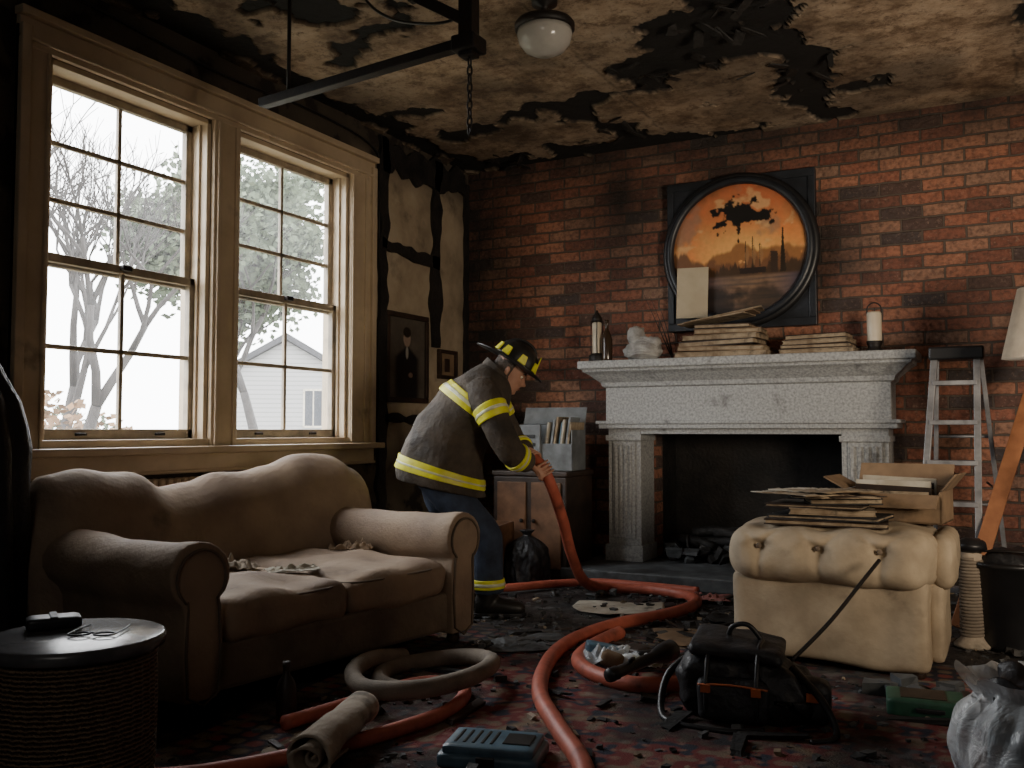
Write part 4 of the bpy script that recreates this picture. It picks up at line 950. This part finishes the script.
for z in levels:
    w=.080; bk=-.104+ (.02 if z<-.06 else 0)+(.008 if z<-.05 else 0)
    for k_ in range(nn+1):
        a=math.radians(80)+math.radians(200)*k_/nn
        x=(-bk)*math.cos(a); y=w*math.sin(a)*(1 if z>-.05 else .93); p=V((x,y,z)); p*=1+.03*noise.noise(p*80); vs.append(hp(*p))
for i in range(len(levels)-1):
    for k_ in range(nn): fs.append((i*(nn+1)+k_,i*(nn+1)+k_+1,(i+1)*(nn+1)+k_+1,(i+1)*(nn+1)+k_))
o=mobj('hair',vs,fs,m_hair,True,FG); s_=o.modifiers.new('s','SOLIDIFY'); s_.thickness=.008
hel=bpy.data.objects.new('helmet',None); link(hel,FG); hel.location=hc+HM@V((0,0,.052)); hel.rotation_euler=(0,a34,0)
m_helm=M('helmet_shell',(.022,.021,.02),(.012,.012,.012),.35,bump=.1)
def domefn(p):
    a=math.atan2(p.y,p.x); r=math.hypot(p.x,p.y); rib=1+.035*abs(math.cos(a*4))**10*(1 if r>.02 else 0)
    return V((p.x*1.16*rib,p.y*.97*rib,p.z+.0))
lathe('dome',[(.112,-.005),(.114,.02),(.110,.055),(.095,.09),(.07,.115),(.04,.130),(.015,.136),(0,.137)],m_helm,hel,64,fn=domefn)
vs=[];fs=[];n=64
rings=[(0,0),(.5,.004),(1,-.004),(1.0,-.012),(.5,-.006),(0,-.012)]
for (t,z) in rings:
    for k_ in range(n):
        a=2*math.pi*k_/n; ca,sa=math.cos(a),math.sin(a)
        ri=.105; ro=.155+ (.035*max(0,ca)**2 + .085*max(0,-ca)**2)
        r=ri+(ro-ri)*t; vs.append(V((r*ca*1.05,r*sa,z-.02*t*max(0,-ca)**2+.012*t*abs(sa))))
for i in range(len(rings)):
    j=(i+1)%len(rings)
    for k_ in range(n): l=(k_+1)%n; fs.append((i*n+k_,i*n+l,j*n+l,j*n+k_))
mobj('brim',vs,fs,m_helm,True,hel)
tube('comb',[(.10,0,.085),(.06,0,.130),(0,0,.145),(-.06,0,.130),(-.10,0,.09)],.009,m_helm,hel,8)
prism('front_shield',[(-.04,0),(.04,0),(.05,.06),(.035,.10),(0,.115),(-.035,.10),(-.05,.06)],-.004,.004,m_yel,'x',hel,.003,(.138,0,.005),(0,-.18,0))
for s in (-1,1):
    for i,a in enumerate((28,75,122,160)):
        ar=math.radians(a)*s; c=V((.1365*math.cos(ar),.116*math.sin(ar),.035))
        prism('reflector',[(-.028,-.024),(.028,-.024),(.018,.030),(-.018,.030)],-.004,.007,m_yel,'x',hel,.002,c,(0,-.22,ar*.98))
def hand(nm,wrist,c,Hd):
    wrist,c,Hd=V(wrist),V(c),V(Hd).normalized(); e1=(wrist-c); e1=(e1-Hd*e1.dot(Hd)).normalized(); e2=Hd.cross(e1)
    if e2.z<0: e2=-e2
    Rr=hr+.009; geos=[]
    pc=c+e1*(Rr+.004)
    palm=[(wrist,Hd*.028,e2*.022),(wrist.lerp(pc,.45),Hd*.034,e2*.02),(pc+e1*.02,Hd*.042,e2*.018),(pc+e2*.012,Hd*.042,e2*.016)]
    geos.append(loft_geo(palm,16,4))
    for o_,e_,r_ in ((-.033,150,.0078),(-.011,172,.0088),(.011,178,.0092),(.033,165,.0086)):
        P=[pc+Hd*o_*.9+e1*.008+e2*.008]
        for j in range(5):
            a=math.radians(28+(e_-28)*j/4); P.append(c+Hd*o_+(e1*math.cos(a)+e2*math.sin(a))*(Rr+.002*(j%2)))
        geos.append(tube_geo(cat(P,3),lambda t,r_=r_:r_*(1.05-.25*t),9))
    P=[pc+Hd*.030+e1*.022]
    for j,(a,o_) in enumerate(((-28,.046),(-62,.044),(-100,.036),(-125,.028))):
        a=math.radians(a); P.append(c+Hd*o_+(e1*math.cos(a)+e2*math.sin(a))*(Rr+.002))
    geos.append(tube_geo(cat(P,3),lambda t:.0115*(1.05-.3*t),9))
    o=multi(nm,geos,m_skin,FG)
    sm=o.modifiers.new('rm','REMESH'); sm.mode='VOXEL'; sm.voxel_size=.0035; sm.use_smooth_shade=True
Rz=Matrix.Rotation(-math.radians(27.8),3,'Z')
def loc2(p): return Rz@(V(p)-V((1.307,4.83,0)))
P=[loc2(p) for p in ((1.545,4.99,.93),(1.61,4.97,.90),(1.67,4.954,.85),(1.70,5.02,.72))]
hand('right_hand',(.29,-.13,.885),P[2],P[3]-P[1]); hand('left_hand',(.275,.115,.94),P[0].lerp(P[1],.45),P[1]-P[0])
nz=grp('nozzle_tip',(0,0,0)); nz.parent=FG
d_=(P[0]-P[1]).normalized()
tube('nozzle',[P[0],P[0]+d_*.10],lambda t:.034-.012*t,m_iron,nz,12,sub=4)

# ------------------------------------------------------------------ outside world
GZ=-.9
m_grass=M('lawn',(.10,.10,.06),(.07,.065,.045),.95,sc=.6)
mobj('ground_outside',[(-90,-60,GZ),(-.25,-60,GZ),(-.25,90,GZ),(-90,90,GZ)],[(0,1,2,3)],m_grass)
m_bark=M('bark',(.035,.03,.027),(.02,.017,.015),.95,sc=5)
def tree(name,loc,h,seed,depth=6,leaf=None,nleaf=0,lr=.12):
    rr=random.Random(seed); geos=[]; tips=[]
    def br(p,d,L,r,dep):
        pts=[p]
        for i in range(3):
            d=(d+V((rr.uniform(-1,1),rr.uniform(-1,1),rr.uniform(-.3,.7)))*.16).normalized(); p=p+d*L/3; pts.append(p)
        geos.append(tube_geo(pts,lambda t:r*(1-.35*t),5 if dep<4 else 7))
        if dep<=2: tips.append(p)
        if dep==0: return
        for i in range(rr.choice([2,3,3]) if dep>1 else 3):
            a=V((rr.uniform(-1,1),rr.uniform(-1,1),rr.uniform(-.1,.5))); br(p if i<2 else pts[2],(d+a*.75).normalized(),L*rr.uniform(.62,.82),r*.6,dep-1)
    br(V((0,0,0)),V((rr.uniform(-.1,.1),rr.uniform(-.1,.1),1)),h*.27,h*.014,depth)
    g=grp(name,loc); multi('branches',geos,m_bark,g)
    if leaf:
        vs=[];fs=[]
        for i in range(nleaf):
            c=rr.choice(tips)+V((rr.gauss(0,.35),rr.gauss(0,.35),rr.gauss(0,.3))); u=V((rr.uniform(-1,1),rr.uniform(-1,1),rr.uniform(-1,1))).normalized()*lr; w=u.orthogonal().normalized()*lr*.7
            n_=len(vs); vs+=[c-u,c-w,c+u,c+w]; fs.append((n_,n_+1,n_+2,n_+3))
        mobj('leaves',vs,fs,leaf,False,g)
    return g
m_leafg=M('pale_green_leaves',(.085,.105,.06),(.05,.07,.04),.8,sc=1); m_leafo=M('autumn_leaves',(.22,.12,.05),(.14,.08,.035),.8,sc=1)
tree('bare_tree',(-8.5,9.2,GZ),9,5,6); tree('bare_tree.001',(-13,12.5,GZ),11,9,6); tree('bare_tree.002',(-9,6.3,GZ),8.5,21,6); tree('bare_tree.003',(-12,7.8,GZ),10,43,6)
tree('leafy_tree',(-11.5,17,GZ),11,31,5,m_leafg,9000,.10); tree('leafy_tree.001',(-18,22,GZ),13,37,5,m_leafg,8000,.13)
def bush(name,loc,r,leaf,seed,n=2500):
    rr=random.Random(seed); vs=[];fs=[]
    for i in range(n):
        d=V((rr.gauss(0,1),rr.gauss(0,1),abs(rr.gauss(0,1)))).normalized()*r*rr.uniform(.6,1); c=V((d.x*1.5,d.y*1.5,d.z)); u=V((rr.uniform(-1,1),rr.uniform(-1,1),rr.uniform(-1,1))).normalized()*.09; w=u.orthogonal().normalized()*.06
        n_=len(vs); vs+=[c-u,c-w,c+u,c+w]; fs.append((n_,n_+1,n_+2,n_+3))
    g=grp(name,loc); mobj('foliage',vs,fs,leaf,False,g); tube('stems',[(0,0,0),(0,0,r*.8)],.05,m_bark,g,6)
bush('autumn_bush',(-12.5,9.6,GZ),3.0,m_leafo,1,5000); bush('garden_bush.002',(-17,14.5,GZ),2.6,m_leafg,2,3500); bush('autumn_bush.001',(-13.5,18,GZ),1.3,m_leafo,3); bush('garden_bush',(-20,28,GZ),1.7,m_leafg,4)
bush('garden_bush.001',(-20.5,10.5,GZ),3.6,m_leafg,6,4000)
g=grp('neighbour_house',(-30,38.5,GZ),math.radians(38))
m_sid=N('white_siding'); w=m_sid.n('ShaderNodeTexWave'); w.wave_profile='SAW'; w.bands_direction='Z'; w.inputs['Scale'].default_value=1.3; m_sid.l(m_sid.tc.outputs['Object'],w.inputs['Vector']); m_sid.col(m_sid.ramp(w.outputs['Fac'],[(0,(.12,.12,.12)),(.3,(.29,.285,.28))])); m_sid=m_sid.m
m_roof=M('shingle_roof',(.045,.045,.05),(.03,.03,.034),.9,sc=3)
hw=3.3
prism('house_walls',[(-hw,0),(hw,0),(hw,4.9),(0,6.8),(-hw,4.9)],0,9,m_sid,'y',g)
prism('roof',[(-hw-.5,4.62),(0,6.85),(hw+.5,4.62),(hw+.5,4.95),(0,7.2),(-hw-.5,4.95)],-.5,9.4,m_roof,'y',g)
boxes('house_window',[(1.0,1.9,-.03,0,2.2,4.1)],M('house_glass',(.03,.035,.045),rough=.5,bump=0),0,g)
boxes('house_window_trim',[(.9,1.0,-.05,0,2.1,4.2),(1.9,2.0,-.05,0,2.1,4.2),(.9,2.0,-.05,0,4.1,4.2),(.9,2.0,-.05,0,2.1,2.2),(1.42,1.48,-.05,0,2.1,4.2)],m_paper,0,g)

# ------------------------------------------------------------------ light
w=bpy.data.worlds.new('overcast'); scn.world=w; w.use_nodes=True
bg=w.node_tree.nodes['Background']; bg.inputs[0].default_value=(.97,.975,1,1); bg.inputs[1].default_value=13.5
def area(name,loc,target,sx,sy,power,col,portal=False,spread=None):
    l=bpy.data.lights.new(name,'AREA'); l.shape='RECTANGLE'; l.size=sx; l.size_y=sy; l.energy=power; l.color=col
    if spread: l.spread=spread
    if portal: l.cycles.is_portal=True
    o=bpy.data.objects.new(name,l); o.location=loc; o.rotation_euler=(V(target)-V(loc)).to_track_quat('-Z','Y').to_euler(); return link(o)
area('window_portal',(-.3,3.40,1.95),(1,3.40,1.95),1.1,1.95,1,(1,1,1),True)
area('window_portal.001',(-.3,4.685,1.95),(1,4.685,1.95),1.13,1.95,1,(1,1,1),True)
area('right_fill',(5.9,2.4,1.4),(3.0,6.7,2.4),1.0,.8,40,(1,.84,.65),spread=math.radians(95))  # added unseen warm fill, lifts the brick wall and ceiling from the right
area('rear_fill',(3.6,-1.7,2.3),(2.4,3.2,.2),1.8,1.2,13,(1,.95,.88))  # added weak fill for the dark foreground; the wall behind has no window

# ------------------------------------------------------------------ camera
cam=bpy.data.cameras.new('camera'); cam.lens=32.6; cam.sensor_width=36; cam.clip_end=300
co=bpy.data.objects.new('camera',cam); link(co); co.location=(4.07,0,1.08); co.rotation_euler=(math.radians(92.84),0,math.radians(27.8))
scn.camera=co
